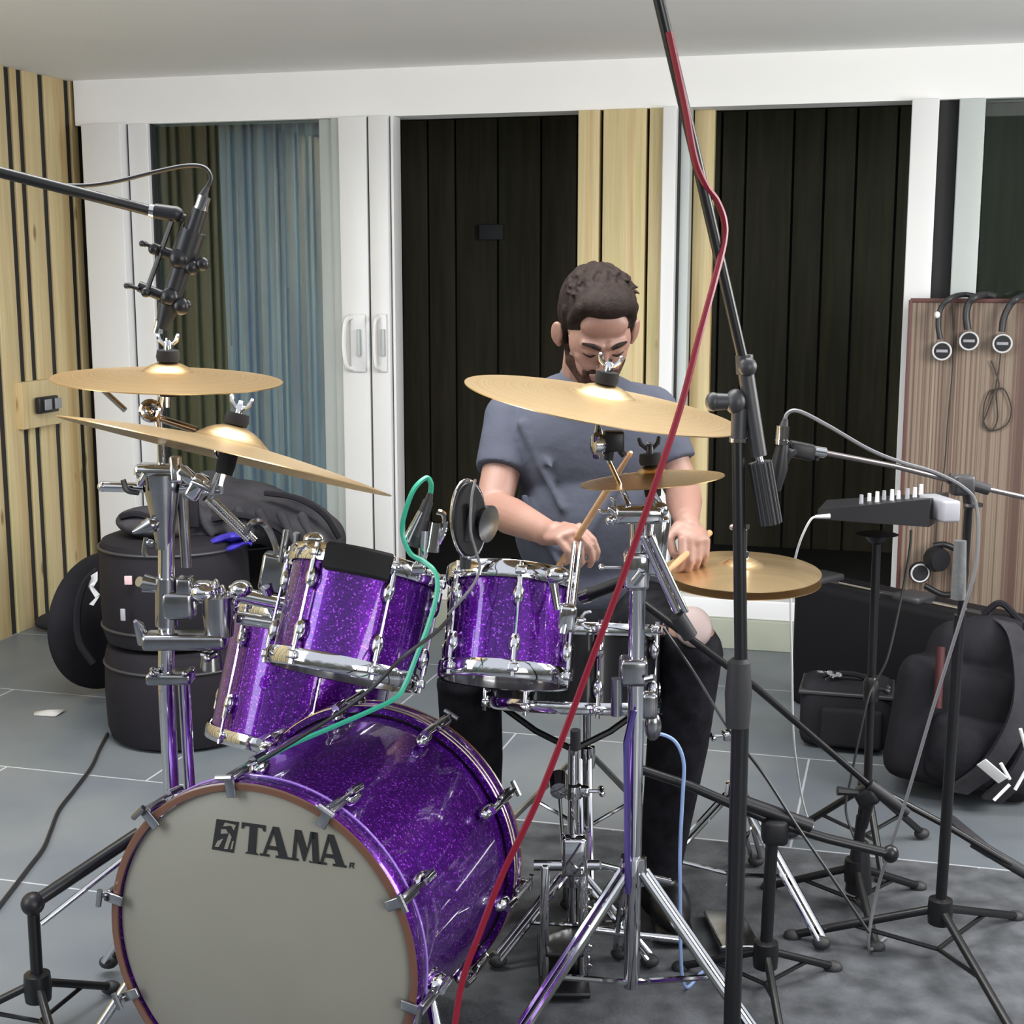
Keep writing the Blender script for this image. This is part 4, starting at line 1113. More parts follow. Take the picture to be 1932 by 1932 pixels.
for x, y, r in ((338, 488, .017), (362, 505, .012), (382, 498, .011), (320, 560, .015), (342, 578, .014), (352, 575, .008), (290, 470, .009), (275, 552, .008)): m.ell(P(x, y, YO - .012), (r, r * .8, r))
m.build('cradle', blackmetal, root)
for x, y in ((281, 461), (252, 540)): 
    m = MB(); tbolt(m, P(x + 10, y + 5, YO - .01), (-1, 0, .3), .018, .003, .018); m.build('thumbscrew', plastic, root)
m = MB(); m.cable([P(390, 356, YO), P(398, 335, YO), P(385, 316, YO), P(350, 313, YO), P(290, 325, YO), P(220, 342, YO), P(160, 350, YO), P(100, 347, YO - .01), P(40, 330, 2.32), P(-60, 318, 2.30), P(-200, 290, 2.28)], .0034)
tag(m.build('microphone_cable', blackcab), 'thin black cable looping from the upper left microphone along its boom', 'cable')

# tall black stand in front, its boom rising out of the top of the picture
YT = 2.22
sb_ = P(1393, 1500, YT); sb_ = Vector((sb_.x, YT, .0))
ptop = P(1393, 835, YT)
root = thing('boom_stand', 'tall black microphone stand in front right of the kit, its boom rising past the top', 'microphone stand', sb_)
m = MB(); m.tube([Vector((sb_.x, YT, P(1393, 1300, YT).z)), ptop], .0105, 16); m.build('upper_pole', blackmetal, root)
m = MB(); m.tube([sb_ + Z * .09, Vector((sb_.x, YT, P(1393, 1300, YT).z))], .0145, 16); m.build('lower_pole', blackmetal, root)
m = MB(); m.lathe(M4(P(1393, 1308, YT)), [(.014, -.058), (.019, -.055), (.022, .0), (.018, .052), (.012, .058)], 20); m.build('height_clutch', rubber, root)
m = MB(); m.lathe(M4(P(1393, 830, YT)), [(.012, -.004), (.0145, -.003), (.0145, .003), (.012, .004)], 20); m.build('lock_ring', chrome, root)
m = MB(); m.tube([P(1393, 832, YT), P(1395, 770, YT)], [.012, .013], 14); m.ell(P(1388, 758, YT), (.017, .02, .02)); m.tube([P(1340, 758, YT), P(1388, 758, YT)], [.014, .012], 14); m.ell(P(1345, 758, YT), (.012, .015, .015)); m.build('boom_joint', darkgrey, root)
bt = P(1302, 250, YT - .05); bt2 = P(1262, 90, YT - .08)
m = MB(); m.tube([P(1404, 690, YT), P(1312, 291, YT - .05), P(1215, -120, YT - .10)], .0085, 12); m.build('boom', blackmetal, root)
m = MB(); m.tube([P(1405, 688, YT), P(1432, 860, YT)], .0125, 14); m.build('boom_sleeve', darkgrey, root)
m = MB(); m.ell(P(1410, 692, YT - .01), (.015, .015, .015)); m.tube([P(1404, 670, YT), P(1406, 705, YT)], .014, 12); m.build('boom_knob', darkgrey, root)
m = MB(); m.tube([P(1430, 855, YT), P(1438, 885, YT)], .006, 10); m.build('boom_end', chrome, root)
m = MB(); a, b = P(1434, 872, YT), P(1454, 988, YT)
nn = 22; m.tube([a.lerp(b, i / nn) for i in range(nn + 1)], [.0165] * (nn + 1), 16)
dab = (b - a).normalized()
for k in range(14):
    an_ = 2 * PI * k / 14; fr = frame(dab); off = (fr.col[0] * math.cos(an_) + fr.col[1] * math.sin(an_)) * .0165
    m.tube([a + off, b + off], .0022, 6)
m.build('counterweight_grip', rubber, root)
tripod(root, sb_, .12, .26, -PI / 2, r=.009, mt=blackmetal, double=False)
# large head mic at the top end of that boom is outside the picture

# second boom stand at the right with a dynamic mic pointing down over the hi-hat
YR = 2.75
pj = P(1822, 940, YR)
sb2 = P(1765, 1700, YR); sb2 = Vector((sb2.x + .02, YR + .03, 0))
root = thing('boom_stand', 'dark boom stand at the right holding a microphone out towards the hi-hat', 'microphone stand', sb2)
m = MB(); m.tube([P(1545, 852, YR - .12), P(1690, 880, YR - .06), P(1815, 912, YR), P(1932, 938, YR + .05), P(2060, 968, YR + .1)], .0052, 10); m.build('boom', mat('worn_grey_tube', (.20, .18, .18), .35, .8), root)
m = MB(); m.box(M4(P(1815, 915, YR - .01), (.2, -1, 0)), .04, .045, .03, .008); m.tube([P(1790, 902, YR), P(1865, 924, YR)], .011, 12); m.tube([P(1826, 925, YR), P(1830, 958, YR)], .012, 12); m.build('boom_joint', darkgrey, root)
m = MB(); m.tube([P(1828, 950, YR), P(1812, 1180, YR + .01)], .0082, 12); m.build('upper_pole', blackmetal, root)
m = MB(); m.tube([P(1812, 1020, YR - .01), P(1808, 1130, YR - .01)], [.012, .015], 12); m.build('tape_wrap', mat('silver_grey_tape', (.13, .135, .135), .45, bump=(60, .5, .003)), root)
m = MB(); m.tube([P(1811, 1160, YR + .01), sb2 + Z * .1], .0115, 12); m.build('lower_pole', blackmetal, root)
m = MB(); m.lathe(M4(P(1836, 952, YR - .01)), [(.010, -.004), (.018, -.003), (.018, .003), (.010, .004)], 16); m.build('lock_ring', steel, root)
m = MB(); m.tube([P(1526, 849, YR - .13), P(1556, 854, YR - .12)], .010, 12); m.tube([P(1505, 842, YR - .14), P(1530, 850, YR - .13)], [.007, .012], 10); m.build('clip_thread', chrome, root)
m = MB(); m.box(M4(P(1512, 850, YR - .14), (1, 0, -.2)), .03, .025, .05, .006); m.cable([P(1508, 846, YR - .14), P(1490, 856, YR - .15), P(1480, 872, YR - .15)], .009); m.tube([P(1540, 858, YR - .12), P(1538, 868, YR - .12)], .007, 8); m.build('mic_clip', plastic, root)
tripod(root, sb2, .12, .30, .7, r=.009, mt=blackmetal, double=False)
root = thing('microphone', 'black microphone with a silver plug hanging from the right hand boom', 'microphone', P(1462, 925, YR - .15))
a, b = P(1477, 838, YR - .15), P(1462, 925, YR - .15)
m = MB(); m.tube([a, a.lerp(b, .5), b], [.011, .017, .011], 16); m.build('body', plastic, root)
m = MB(); xlr(m, P(1475, 838, YR - .15), Vector((0.05, 0, 1)), .0125, .034); m.build('plug', chrome, root)
m = MB(); m.tube([P(1478, 808, YR - .15), P(1482, 790, YR - .15)], [.009, .005], 10); m.build('boot', rubber, root)
m = MB(); m.cable([P(1479, 800, YR - .15), P(1486, 780, YR - .15), P(1508, 776, YR - .15), P(1560, 802, YR - .12), P(1640, 848, YR - .08), P(1700, 872, YR - .06), P(1760, 890, YR - .03), P(1815, 918, YR - .03), P(1842, 955, YR - .03), P(1842, 1060, YR - .04), P(1818, 1150, YR - .04), P(1762, 1330, YR - .02), P(1712, 1500, YR), P(1680, 1600, YR + .02), P(1655, 1680, YR + .05), Vector((P(1650, 1800, YR).x, YR + .05, .03)), Vector((P(1700, 1800, YR).x, YR + .12, .017))], .0036)
tag(m.build('microphone_cable', greycab), 'grey cable draped along the right boom and down beside its pole', 'cable')

# low boom stand whose long arm crosses in front
YL = 3.0
pv = P(1636, 1478, YL)
lb = Vector((P(1622, 1600, YL).x, YL + .03, 0))
root = thing('boom_stand', 'low black stand at the lower right with a long diagonal boom arm', 'microphone stand', lb)
m = MB(); m.tube([P(1200, 1128, 2.62), P(1420, 1292, 2.80), pv, P(1790, 1560, YL - .02), P(1960, 1662, YL - .10)], .0075, 12); m.build('boom', blackmetal, root)
m = MB(); m.tube([P(1640, 1480, YL - .005), P(1712, 1532, YL - .008)], .0135, 12); m.build('boom_sleeve', rubber, root)
m = MB(); m.tube([P(1835, 1588, YL - .03), P(1960, 1662, YL - .10)], .013, 12); m.build('boom_sleeve', rubber, root)
m = MB(); m.box(M4(P(1636, 1500, YL + .01), (.7, -.2, .4)), .045, .05, .05, .012); m.tube([P(1580, 1492, YL), P(1625, 1496, YL)], [.011, .006], 8); m.tube([P(1638, 1500, YL + .02), P(1626, 1560, YL + .03)], [.018, .013], 12); m.build('boom_joint', plastic, root)
m = MB(); m.tube([P(1626, 1540, YL + .03), lb + Z * .1], .0125, 12); m.build('pole', blackmetal, root)
m = MB(); m.lathe(M4(P(1622, 1625, YL + .03)), [(.030, -.07), (.024, 0), (.018, .045), (.012, .05)], 18); m.build('height_clutch', plastic, root)
tripod(root, lb, .10, .20, -PI / 2, r=.009, mt=blackmetal, double=False)
root = thing('microphone', 'black microphone on the end of the diagonal boom, above the snare drum', 'microphone', P(1130, 1120, 2.66))
m = MB(); m.tube([P(1112, 1122, 2.68), P(1175, 1098, 2.64)], [.013, .012], 16); m.tube([P(1175, 1098, 2.64), P(1200, 1112, 2.62)], .008, 10); m.build('body', plastic, root)
m = MB(); m.tube([P(1098, 1127, 2.69), P(1114, 1121, 2.68)], [.014, .015], 16); m.build('grille', steel, root)

# another low stand with a short thick boom
YQ = 2.62
pq = P(1462, 1552, YQ)
lq = Vector((P(1455, 1640, YQ).x, YQ + .03, 0.0))
root = thing('boom_stand', 'short black stand right of the hi-hat with a thick sloping boom near the floor', 'microphone stand', lq)
m = MB(); m.tube([P(1210, 1452, 2.66), P(1300, 1482, 2.65), pq, P(1560, 1582, YQ), P(1676, 1610, YQ)], .0095, 12); m.ell(P(1680, 1611, YQ), (.016, .014, .018)); m.build('boom', blackmetal, root)
m = MB(); m.tube([P(1400, 1512, YQ - .005), P(1530, 1558, YQ - .005)], .0135, 12); m.box(M4(P(1462, 1566, YQ)), .05, .045, .055, .012); m.build('boom_joint', plastic, root)
m = MB(); m.tube([P(1458, 1560, YQ + .03), lq + Z * .08], .0125, 12); m.build('pole', blackmetal, root)
tripod(root, lq, .09, .18, -PI / 2, r=.008, mt=blackmetal, double=False)

# tom microphones with their cable loops
YM = 2.44
root = thing('microphone', 'silver clip microphone on the rim of the tilted tom, with the green cable', 'microphone', P(795, 1050, YM))
m = MB(); m.tube([P(808, 945, YM), P(786, 1010, YM)], [.009, .014], 14); m.tube([P(786, 1010, YM), P(780, 1030, YM)], [.014, .012], 14); m.build('body', darkgrey, root)
m = MB(); m.tube([P(795, 965, YM - .005), P(768, 1020, YM - .005)], [.006, .009], 10); m.tube([P(822, 985, YM), P(815, 1040, YM)], [.010, .013], 12); m.cable([P(825, 965, YM), P(838, 972, YM), P(838, 1000, YM), P(826, 1025, YM)], .005); m.tube([P(800, 1000, YM), P(798, 1045, YM), P(790, 1072, YM)], [.012, .009, .008], 10); m.box(M4(P(790, 1072, YM)), .024, .022, .018, .004); m.build('clamp', chrome, root)
m = MB(); m.tube([P(812, 930, YM), P(806, 955, YM)], [.005, .009], 10); m.build('boot', rubber, root)
m = MB(); m.cable([P(812, 935, YM), P(813, 912, YM), P(803, 902, YM), P(780, 925, YM - .02), P(762, 975, YM - .02), P(760, 1010, YM - .02), P(775, 1045, YM - .03), P(800, 1060, YM - .04), P(822, 1082, YM - .06), P(824, 1120, YM - .07), P(808, 1180, YM - .08), P(785, 1240, YM - .09), P(765, 1290, YM - .10), P(745, 1318, YM - .11), P(690, 1345, YM - .12), P(620, 1375, YM - .13), P(550, 1405, YM - .14), P(488, 1438, YM - .15)], .0046)
tag(m.build('microphone_cable', greencab), 'green cable looping over the tilted tom and down across the bass drum', 'cable')
m = MB(); m.cable([P(850, 1165, YM), P(820, 1195, YM - .06), P(760, 1240, 2.30), P(700, 1300, 2.29), P(640, 1345, 2.29), P(560, 1395, 2.28), P(486, 1440, 2.27)], .0036)
tag(m.build('microphone_cable', blackcab), 'thin black cable running beside the green one to the bass drum', 'cable')
root = thing('microphone', 'black disc shaped clip microphone on the rim of the right hand tom', 'microphone', P(880, 1060, YM + .06))
Yd = YM + .06
m = MB(); fr = M4(P(884, 980, Yd), (.75, -1, .1), (0, 0, 1)); m.lathe(fr @ Matrix.Diagonal((1.15, .62, 1, 1)), [(0, -.006), (.056, -.006), (.060, 0), (.056, .006), (0, .006)], 40); m.build('disc', plastic, root)
m = MB(); m.ring(fr @ Matrix.Diagonal((1.15, .62, 1, 1)), .060, .0035, 48, 8); m.build('rim', chrome, root)
m = MB(); m.lathe(M4(P(905, 985, Yd + .03), (1, -.6, -.1)), [(0, -.02), (.022, -.018), (.032, .01), (.034, .02), (0, .022)], 24); m.build('capsule', steel, root)
m = MB(); m.tube([P(893, 950, Yd - .01), P(880, 1020, Yd - .01)], [.005, .008], 10); m.tube([P(880, 1020, Yd), P(878, 1072, Yd)], [.012, .010], 12); m.build('clip', darkgrey, root)
m = MB(); m.cable([P(897, 905, Yd), P(890, 940, Yd - .02), P(888, 1000, Yd - .03), P(898, 1040, Yd - .03), P(905, 1070, Yd - .04), P(895, 1100, Yd - .05), P(872, 1130, Yd - .06), P(845, 1160, Yd - .06)], .0026)
tag(m.build('microphone_cable', greycab), 'thin grey cable curling from the disc microphone down the right hand tom', 'cable')

# loose cables
m = MB(); m.cable([P(1262, 60, YT - .10), P(1292, 200, YT - .08), P(1311, 300, YT - .07), P(1332, 350, YT - .05), P(1352, 378, YT - .035), P(1366, 415, YT - .03), P(1366, 455, YT - .03), P(1348, 530, YT - .05), P(1318, 640, YT - .08), P(1282, 775, YT - .10), P(1234, 920, YT - .12), P(1180, 1075, YT - .13), P(1118, 1240, YT - .14), P(1062, 1390, YT - .15), P(1010, 1520, YT - .16), P(950, 1645, YT - .16), P(905, 1760, YT - .17), P(870, 1860, YT - .18), P(850, 2000, YT - .2)], .0050)
tag(m.build('microphone_cable', redcab), 'long red cable hanging diagonally from the tall boom across the kit', 'cable')
m = MB(); m.cable([P(1222, 1387, 2.62), P(1250, 1386, 2.62), P(1276, 1402, 2.62), P(1290, 1440, 2.62), P(1288, 1500, 2.62), P(1284, 1580, 2.62), P(1283, 1660, 2.62), Vector((P(1290, 1800, 2.64).x, 2.64, .035)), Vector((P(1330, 1800, 2.7).x, 2.72, .018))], .0036)
tag(m.build('microphone_cable', bluecab), 'pale blue cable hanging in front of the man\'s black jeans', 'cable')
m = MB(); m.cable([P(1252, 1185, 2.72), P(1310, 1270, 2.70), P(1375, 1375, 2.60), P(1440, 1460, 2.62), P(1500, 1553, 2.60), P(1560, 1641, 2.58), P(1640, 1760, 2.56)], .0030)
tag(m.build('microphone_cable', blackcab), 'straight thin black cable running down from the snare past the hi-hat legs', 'cable')
m = MB(); m.cable([Vector((*F(60, 1645).to_2d(), .005)), *[Vector((*F(x, y).to_2d(), .005)) for x, y in ((80, 1608), (98, 1560), (118, 1520), (150, 1475), (172, 1440), (190, 1400), (200, 1385))]], .0048)
m2 = MB(); m2.cable([Vector((*F(x, y).to_2d(), .006)) for x, y in ((203, 1388), (188, 1418), (172, 1452), (140, 1495), (112, 1532), (96, 1572), (82, 1605), (55, 1641), (10, 1700), (-60, 1790))], .0055)
m.bm.free()
tag(m2.build('floor_cable', blackcab), 'black cable lying on the tiles at the lower left', 'cable')

# ================================================================== mixer on its pole
YX = 3.34
base = Vector((P(1640, 1500, YX).x, YX + .02, 0))
root = thing('mixer', 'small black mixing desk tilted on top of a pole at the right', 'mixer', P(1668, 990, YX))
p00, p10 = P(1545, 985, YX - .05), P(1752, 1004, YX - .08)
a, b, c_, d_ = P(1543, 962, YX - .06), P(1755, 942, YX - .10), P(1790, 928, YX + .16), P(1560, 943, YX + .18)
def hexa(m, lo, hi):
    m._m(lo + hi, [(3, 2, 1, 0), (4, 5, 6, 7), (0, 1, 5, 4), (1, 2, 6, 5), (2, 3, 7, 6), (3, 0, 4, 7)])
m = MB(); dn = lambda p, k: p - Z * k
hexa(m, [dn(a, .022), dn(b, .065), dn(c_, .06), dn(d_, .02)], [a, b, c_, d_]); m.build('case', plastic, root, flat=True)
m = MB(); m.box(M4(P(1772, 958, YX - .05), Z, (1, .2, -.1)), .045, .12, .05, .006); m.build('end_cheek', greyplastic, root)
kn = [(1625, 938), (1640, 935), (1655, 932), (1668, 930), (1683, 928), (1695, 930), (1712, 926), (1726, 924), (1738, 918)]
for i, (x, y) in enumerate(kn):
    m = MB(); p = P(x, y + 8, YX + .02 + (.05 if i % 2 else 0)); m.tube([p - Z * .01, p + Z * .016], [.0055, .0045], 10); m.build('knob', whitecab if i % 3 else greyplastic, root)
m = MB(); m.tube([P(1538, 975, YX - .07), P(1566, 974, YX - .07)], [.004, .006], 10); m.build('plug', whitecab, root)
m = MB(); m.cable([P(1545, 975, YX - .07), P(1530, 980, YX - .07), P(1512, 1015, YX - .06), P(1500, 1055, YX - .04), P(1492, 1100, YX - .02), P(1494, 1250, YX), P(1500, 1420, YX + .05), Vector((F(1530, 1560).x, F(1530, 1560).y, .006)), Vector((F(1600, 1590).x, F(1600, 1590).y, .006))], .0028)
tag(m.build('mixer_cable', whitecab), 'short white cable hanging from the left end of the mixing desk', 'cable')
m = MB(); m.cable([P(1719, 1000, YX - .02), P(1716, 1040, YX - .02), P(1700, 1130, YX - .02), P(1675, 1240, YX - .03), P(1650, 1290, YX - .03), P(1635, 1330, YX - .04), P(1605, 1470, YX - .05), P(1596, 1530, YX - .06), P(1615, 1590, YX - .08)], .0030)
tag(m.build('mixer_cable', blackcab), 'thin dark cable dangling under the mixing desk along the pole', 'cable')
root = thing('mixer_stand', 'black pole stand carrying the small mixing desk', 'stand', base)
m = MB(); m.tube([base + Z * .1, P(1655, 1008, YX)], .0105, 14); m.build('pole', blackmetal, root)
m = MB(); m.lathe(M4(P(1655, 1010, YX)), [(.012, -.02), (.02, -.015), (.03, .0), (.05, .003)], 18); m.build('top_plate', blackmetal, root)
m = MB(); m.lathe(M4(P(1644, 1300, YX)), [(.012, -.03), (.018, -.028), (.019, .02), (.012, .03)], 18); tbolt(m, P(1650, 1300, YX), (1, -.3, 0), .03, .005); m.build('height_clutch', blackmetal, root)
tripod(root, base, .16, .19, .5, r=.009, mt=blackmetal, double=False)

# ================================================================== right side: board, headphones, case, bags
VBd = VB - .20
ul, zt = Wv(1718, 566, VBd)
z_b = 0.001
root = thing('striped_board', 'tall brown striped board leaning against the doors at the right edge', 'board', R(ul + .4, VBd, 0))
m = MB(); rbox(m, ul + .004, ul + 1.0, VBd, VBd + .025, z_b, zt - .004, .002); m.build('panel', striped, root)
m = MB(); rbox(m, ul - .006, ul + .006, VBd - .006, VBd + .03, z_b, zt, .002); rbox(m, ul, ul + 1.0, VBd - .006, VBd + .03, zt - .008, zt + .006, .002); m.build('edge_strip', mat('dark_red_brown_edge', (.10, .035, .03), .5), root)

def onboard(px, py, off=.0):
    r = ray(px, py); k = (VBd - off) / r.dot(V); return Vector((0, 0, CH)) + r * k
def headphones(cx, cy, topx, label, tailpts, bandw, tilt_=0):
    cup = onboard(cx, cy, .03)
    root = thing('headphones', label, 'headphones', cup, 'headphones on the striped board')
    m = MB(); m.lathe(M4(cup, -V), [(0, -.022), (.030, -.020), (.034, -.006), (.034, .004), (.030, .010), (0, .010)], 28); m.build('ear_cup', plastic, root)
    m = MB(); m.ring(M4(cup - V * .010, -V), .030, .0034, 32, 8); m.build('cup_ring', whitecab, root)
    m = MB(); m.box(M4(cup - V * .012, -V, (1, 0, 0)), .038, .010, .003, .001); m.build('cup_badge', greyplastic, root)
    m = MB(); m.lathe(M4(cup + Vector((.03, .04, .02)), -V), [(0, -.012), (.030, -.010), (.034, 0), (0, .012)], 24); m.build('ear_cup', plastic, root)
    pts = [onboard(*p, .05) for p in tailpts[:-2]] + [onboard(*p, 0.0) + V * .02 for p in tailpts[-2:]]
    m = MB(); m.cable(pts, [bandw, bandw, bandw * .9], seg=10); m.build('headband', darkgrey, root)
    return root
headphones(1777, 662, 1800, 'leftmost headphones hooked on the striped board, white tip on the band', [(1774, 640), (1770, 610), (1776, 580), (1795, 562), (1820, 556), (1845, 560)], .010)
m = MB(); m.ell(onboard(1768, 594, .06), (.010, .010, .012)); o = m.build('white_tip', whiteprint, [x for x in bpy.data.objects if x.name.startswith('headphones')][-1])
headphones(1828, 643, 1830, 'middle headphones of the three hooked over the top of the striped board', [(1826, 622), (1823, 595), (1828, 572), (1842, 560), (1860, 556), (1880, 560)], .013)
headphones(1891, 648, 1900, 'rightmost headphones on top of the striped board, twisted cord below', [(1890, 626), (1894, 600), (1906, 575), (1920, 563), (1940, 556), (1965, 560)], .012)
for pts, lab in (([(1797, 570), (1799, 640), (1797, 700), (1788, 800), (1782, 880), (1768, 985), (1765, 1050)], 'thin dark cord running straight down from the leftmost headphones'),
                 ([(1888, 668), (1884, 700), (1876, 740), (1862, 780), (1855, 800), (1870, 812), (1882, 790), (1880, 740), (1895, 735), (1908, 770), (1900, 800), (1875, 812), (1858, 800), (1856, 770), (1866, 740), (1885, 730), (1878, 700), (1870, 680)], 'thin looped cord hanging under the rightmost headphones')):
    m = MB(); m.cable([onboard(x, y, .012) for x, y in pts], .0026)
    tag(m.build('headphone_cord', mat('cord', (.03, .022, .02), .6)), lab, 'cord')
# big pair hanging low
c1_, c2_ = onboard(1736, 1080, .05), onboard(1768, 1055, .07)
root = thing('headphones', 'large black headphones hanging low on the striped board behind the mixer cable', 'headphones', c1_)
m = MB(); m.lathe(M4(c1_, -V + U * .3), [(0, -.025), (.034, -.022), (.040, 0), (.036, .012), (.018, .014), (0, .010)], 28); m.build('ear_cup', plastic, root)
m = MB(); m.ring(M4(c1_ - V * .012, -V + U * .3), .031, .0035, 32, 8); m.build('cup_ring', whitecab, root)
m = MB(); m.lathe(M4(c2_, U * .8 - V), [(0, -.03), (.040, -.026), (.046, 0), (.040, .022), (0, .026)], 28); m.build('ear_cup', plastic, root)
m = MB(); m.cable([onboard(1760, 1030, .06), onboard(1785, 1028, .06), onboard(1812, 1045, .05), onboard(1822, 1080, .05), onboard(1808, 1115, .05), onboard(1780, 1122, .05), onboard(1745, 1105, .05)], .011, seg=10); m.build('headband', plastic, root)

# keyboard flight case
ca = F(1487, 1325); zc = .40
pA = P(1487, 1095, ca.y); e1 = (Vector((1.47, 3.97, 0)) - Vector((.92, 4.66, 0))).normalized(); e2 = Vector((-e1.y, e1.x, 0))
if e2.y < 0: e2 = -e2
zc = pA.z; LC = 1.15; WC = .20
o0 = Vector((ca.x, ca.y, 0))
cc = o0 + e1 * LC / 2 + e2 * WC / 2
root = thing('hard_case', 'long black hard case standing on its side against the striped board', 'case', cc)
MC = Matrix.Translation(cc + Z * (zc / 2)) @ Matrix((e1, e2, Z)).transposed().to_4x4()
m = MB(); m.box(MC, LC, WC, zc, .025); m.build('shell', mat('black_case_vinyl', (.008, .008, .010), .55, spec=.15, bump=(200, .3, .001)), root)
def cs(x, y, z): return o0 + e1 * x + e2 * y + Z * z
m = MB(); m.box(Matrix.Translation(cs(LC / 2, WC * .42, zc - .002)) @ MC.to_3x3().to_4x4(), LC - .04, .03, .012, .004); m.build('lid_seam', darkgrey, root)
for x0, x1 in ((.14, .30), (.50, .62), (.92, 1.04)):
    m = MB(); m.tube([cs(x0, WC * .35, zc + .004), cs(x1, WC * .35, zc + .004)], .007, 10); m.build('chrome_trim', chrome, root)
m = MB(); m.box(Matrix.Translation(cs(.05, WC * .4, zc + .006)) @ MC.to_3x3().to_4x4(), .10, .14, .028, .01); m.build('corner_cap', darkgrey, root)
m = MB(); m.box(Matrix.Translation(cs(.42, WC * .4, zc + .006)) @ MC.to_3x3().to_4x4(), .10, .10, .03, .012); m.build('latch', darkgrey, root)

# small bag with keys on it
bb = F(1612, 1412); bb = Vector((bb.x - .015, bb.y + .055, 0))
root = thing('small_bag', 'small boxy black bag on the tiles in front of the hard case, keys on top', 'bag', bb)
RB = Euler((0, 0, -.28)).to_matrix().to_4x4()
m = MB(); m.box(Matrix.Translation(bb + Z * .105) @ RB, .27, .19, .20, .035); m.build('body', nylon, root)
m = MB(); m.box(Matrix.Translation(bb + Z * .178) @ RB, .278, .198, .012, .004); m.build('zip', darkgrey, root)
m = MB(); m.cable([bb + RB @ Vector((-.07, -.02, .205)), bb + RB @ Vector((-.03, -.03, .225)), bb + RB @ Vector((.03, -.03, .225)), bb + RB @ Vector((.07, -.02, .205))], .008); m.build('carry_handle', nylon, root)
m = MB(); m.box(Matrix.Translation(bb + RB @ Vector((.02, -.105, .08))) @ RB, .18, .03, .12, .012); m.build('front_pocket', nylon, root)
kc = P(1580, 1285, bb.y - .02); kc = Vector((kc.x, kc.y, .222))
root = thing('key_bunch', 'bunch of metal keys lying on top of the small black bag', 'keys', kc)
m = MB(); m.ring(M4(kc, (.3, -.5, 1)), .014, .0015, 24, 6); m.build('key_ring', chrome, root)
for k in range(4):
    a_ = 2.4 + k * .75; d_ = Vector((math.cos(a_), math.sin(a_) * .7, .15)).normalized() if k % 2 else Vector((math.cos(a_), math.sin(a_), -.05)).normalized()
    m = MB(); p = kc + d_ * .014; m.lathe(M4(p + d_ * .010, (.2, -.6, 1)), [(0, -.001), (.010, -.001), (.010, .001), (0, .001)], 16); m.box(M4(p + d_ * .032, d_), .006, .002, .034, .0005); m.build('key', chrome, root)

# backpack
pb_ = F(1790, 1525); pb_ = Vector((pb_.x + .06, pb_.y + .12, 0))
root = thing('backpack', 'dark charcoal backpack leaning at the lower right corner, strap hanging', 'backpack', pb_)
TL = Euler((-.16, .12, -.35)).to_matrix().to_4x4()
def bp(x, y, z): return pb_ + TL @ Vector((x, y, z))
m = MB()
m.box(Matrix.Translation(bp(.03, 0, .24)) @ TL, .36, .20, .46, .075); m.ell(M4(bp(.03, -.0, .41)), (.165, .105, .10)); m.box(Matrix.Translation(bp(-.04, -.04, .19)) @ TL, .34, .20, .34, .05)
o = m.build('body', nylon, root, remesh=.007, smooth=6)
m = MB(); m.ell(M4(bp(.02, -.125, .13)), (.12, .055, .10)); m.box(Matrix.Translation(bp(.02, -.13, .14)) @ TL, .24, .08, .19, .035); m.build('front_pocket', mat('charcoal_nylon', (.014, .013, .017), .7, spec=.15, bump=(40, .5, .004)), root, remesh=.006, smooth=4)
for x0, dx in ((.02, .10), (.11, .07)):
    m = MB(); pts = spline([bp(x0, -.02, .50), bp(x0 + dx * .6, -.13, .46), bp(x0 + dx, -.19, .30), bp(x0 + dx * .6, -.20, .14), bp(x0 - .02, -.17, .03)], 6)
    vs = []; fs = []; sidev = TL @ Vector((1, .2, 0))
    for i, p in enumerate(pts): vs += [p - sidev * .026, p + sidev * .026, p + sidev * .026 + Vector((0, .012, .004)), p - sidev * .026 + Vector((0, .012, .004))]
    for i in range(len(pts) - 1):
        for k in range(4): fs.append((4 * i + k, 4 * i + (k + 1) % 4, 4 * i + 4 + (k + 1) % 4, 4 * i + 4 + k))
    fs += [(0, 1, 2, 3), tuple(4 * (len(pts) - 1) + k for k in (3, 2, 1, 0))]
    m._m(vs, fs); m.build('shoulder_strap', greynylon, root)
m = MB(); m.tube([bp(-.11, -.14, .40), bp(-.09, -.17, .24)], .012, 10); m.build('red_webbing', darkred, root)
m = MB(); m.cable([bp(-.02, -.02, .50), bp(.02, -.03, .54), bp(.08, -.02, .50)], .009); m.build('grab_handle', nylon, root)
m = MB(); s0 = P(1820, 1530, 3.52); m.box(Matrix.Translation(Vector((s0.x, 3.46, .006))) @ Euler((0, 0, .15)).to_matrix().to_4x4(), .030, .26, .008, .002); m.build('hanging_strap', greynylon, root)
m = MB(); m.box(Matrix.Translation(P(1872, 1455, 3.42)) @ Euler((.5, .7, 0)).to_matrix().to_4x4(), .075, .004, .030, .001); tg = m.build('white_tag', whiteprint, root)
m = MB()
for a_, b_ in (((1925, 1375), (1935, 1410)), ((1888, 1440), (1905, 1470)), ((1905, 1480), (1875, 1510)), ((1935, 1455), (1915, 1490))): m.tube([P(*a_, 3.42), P(*b_, 3.42)], .0045, 8)
m.build('buckle', whiteprint, root)

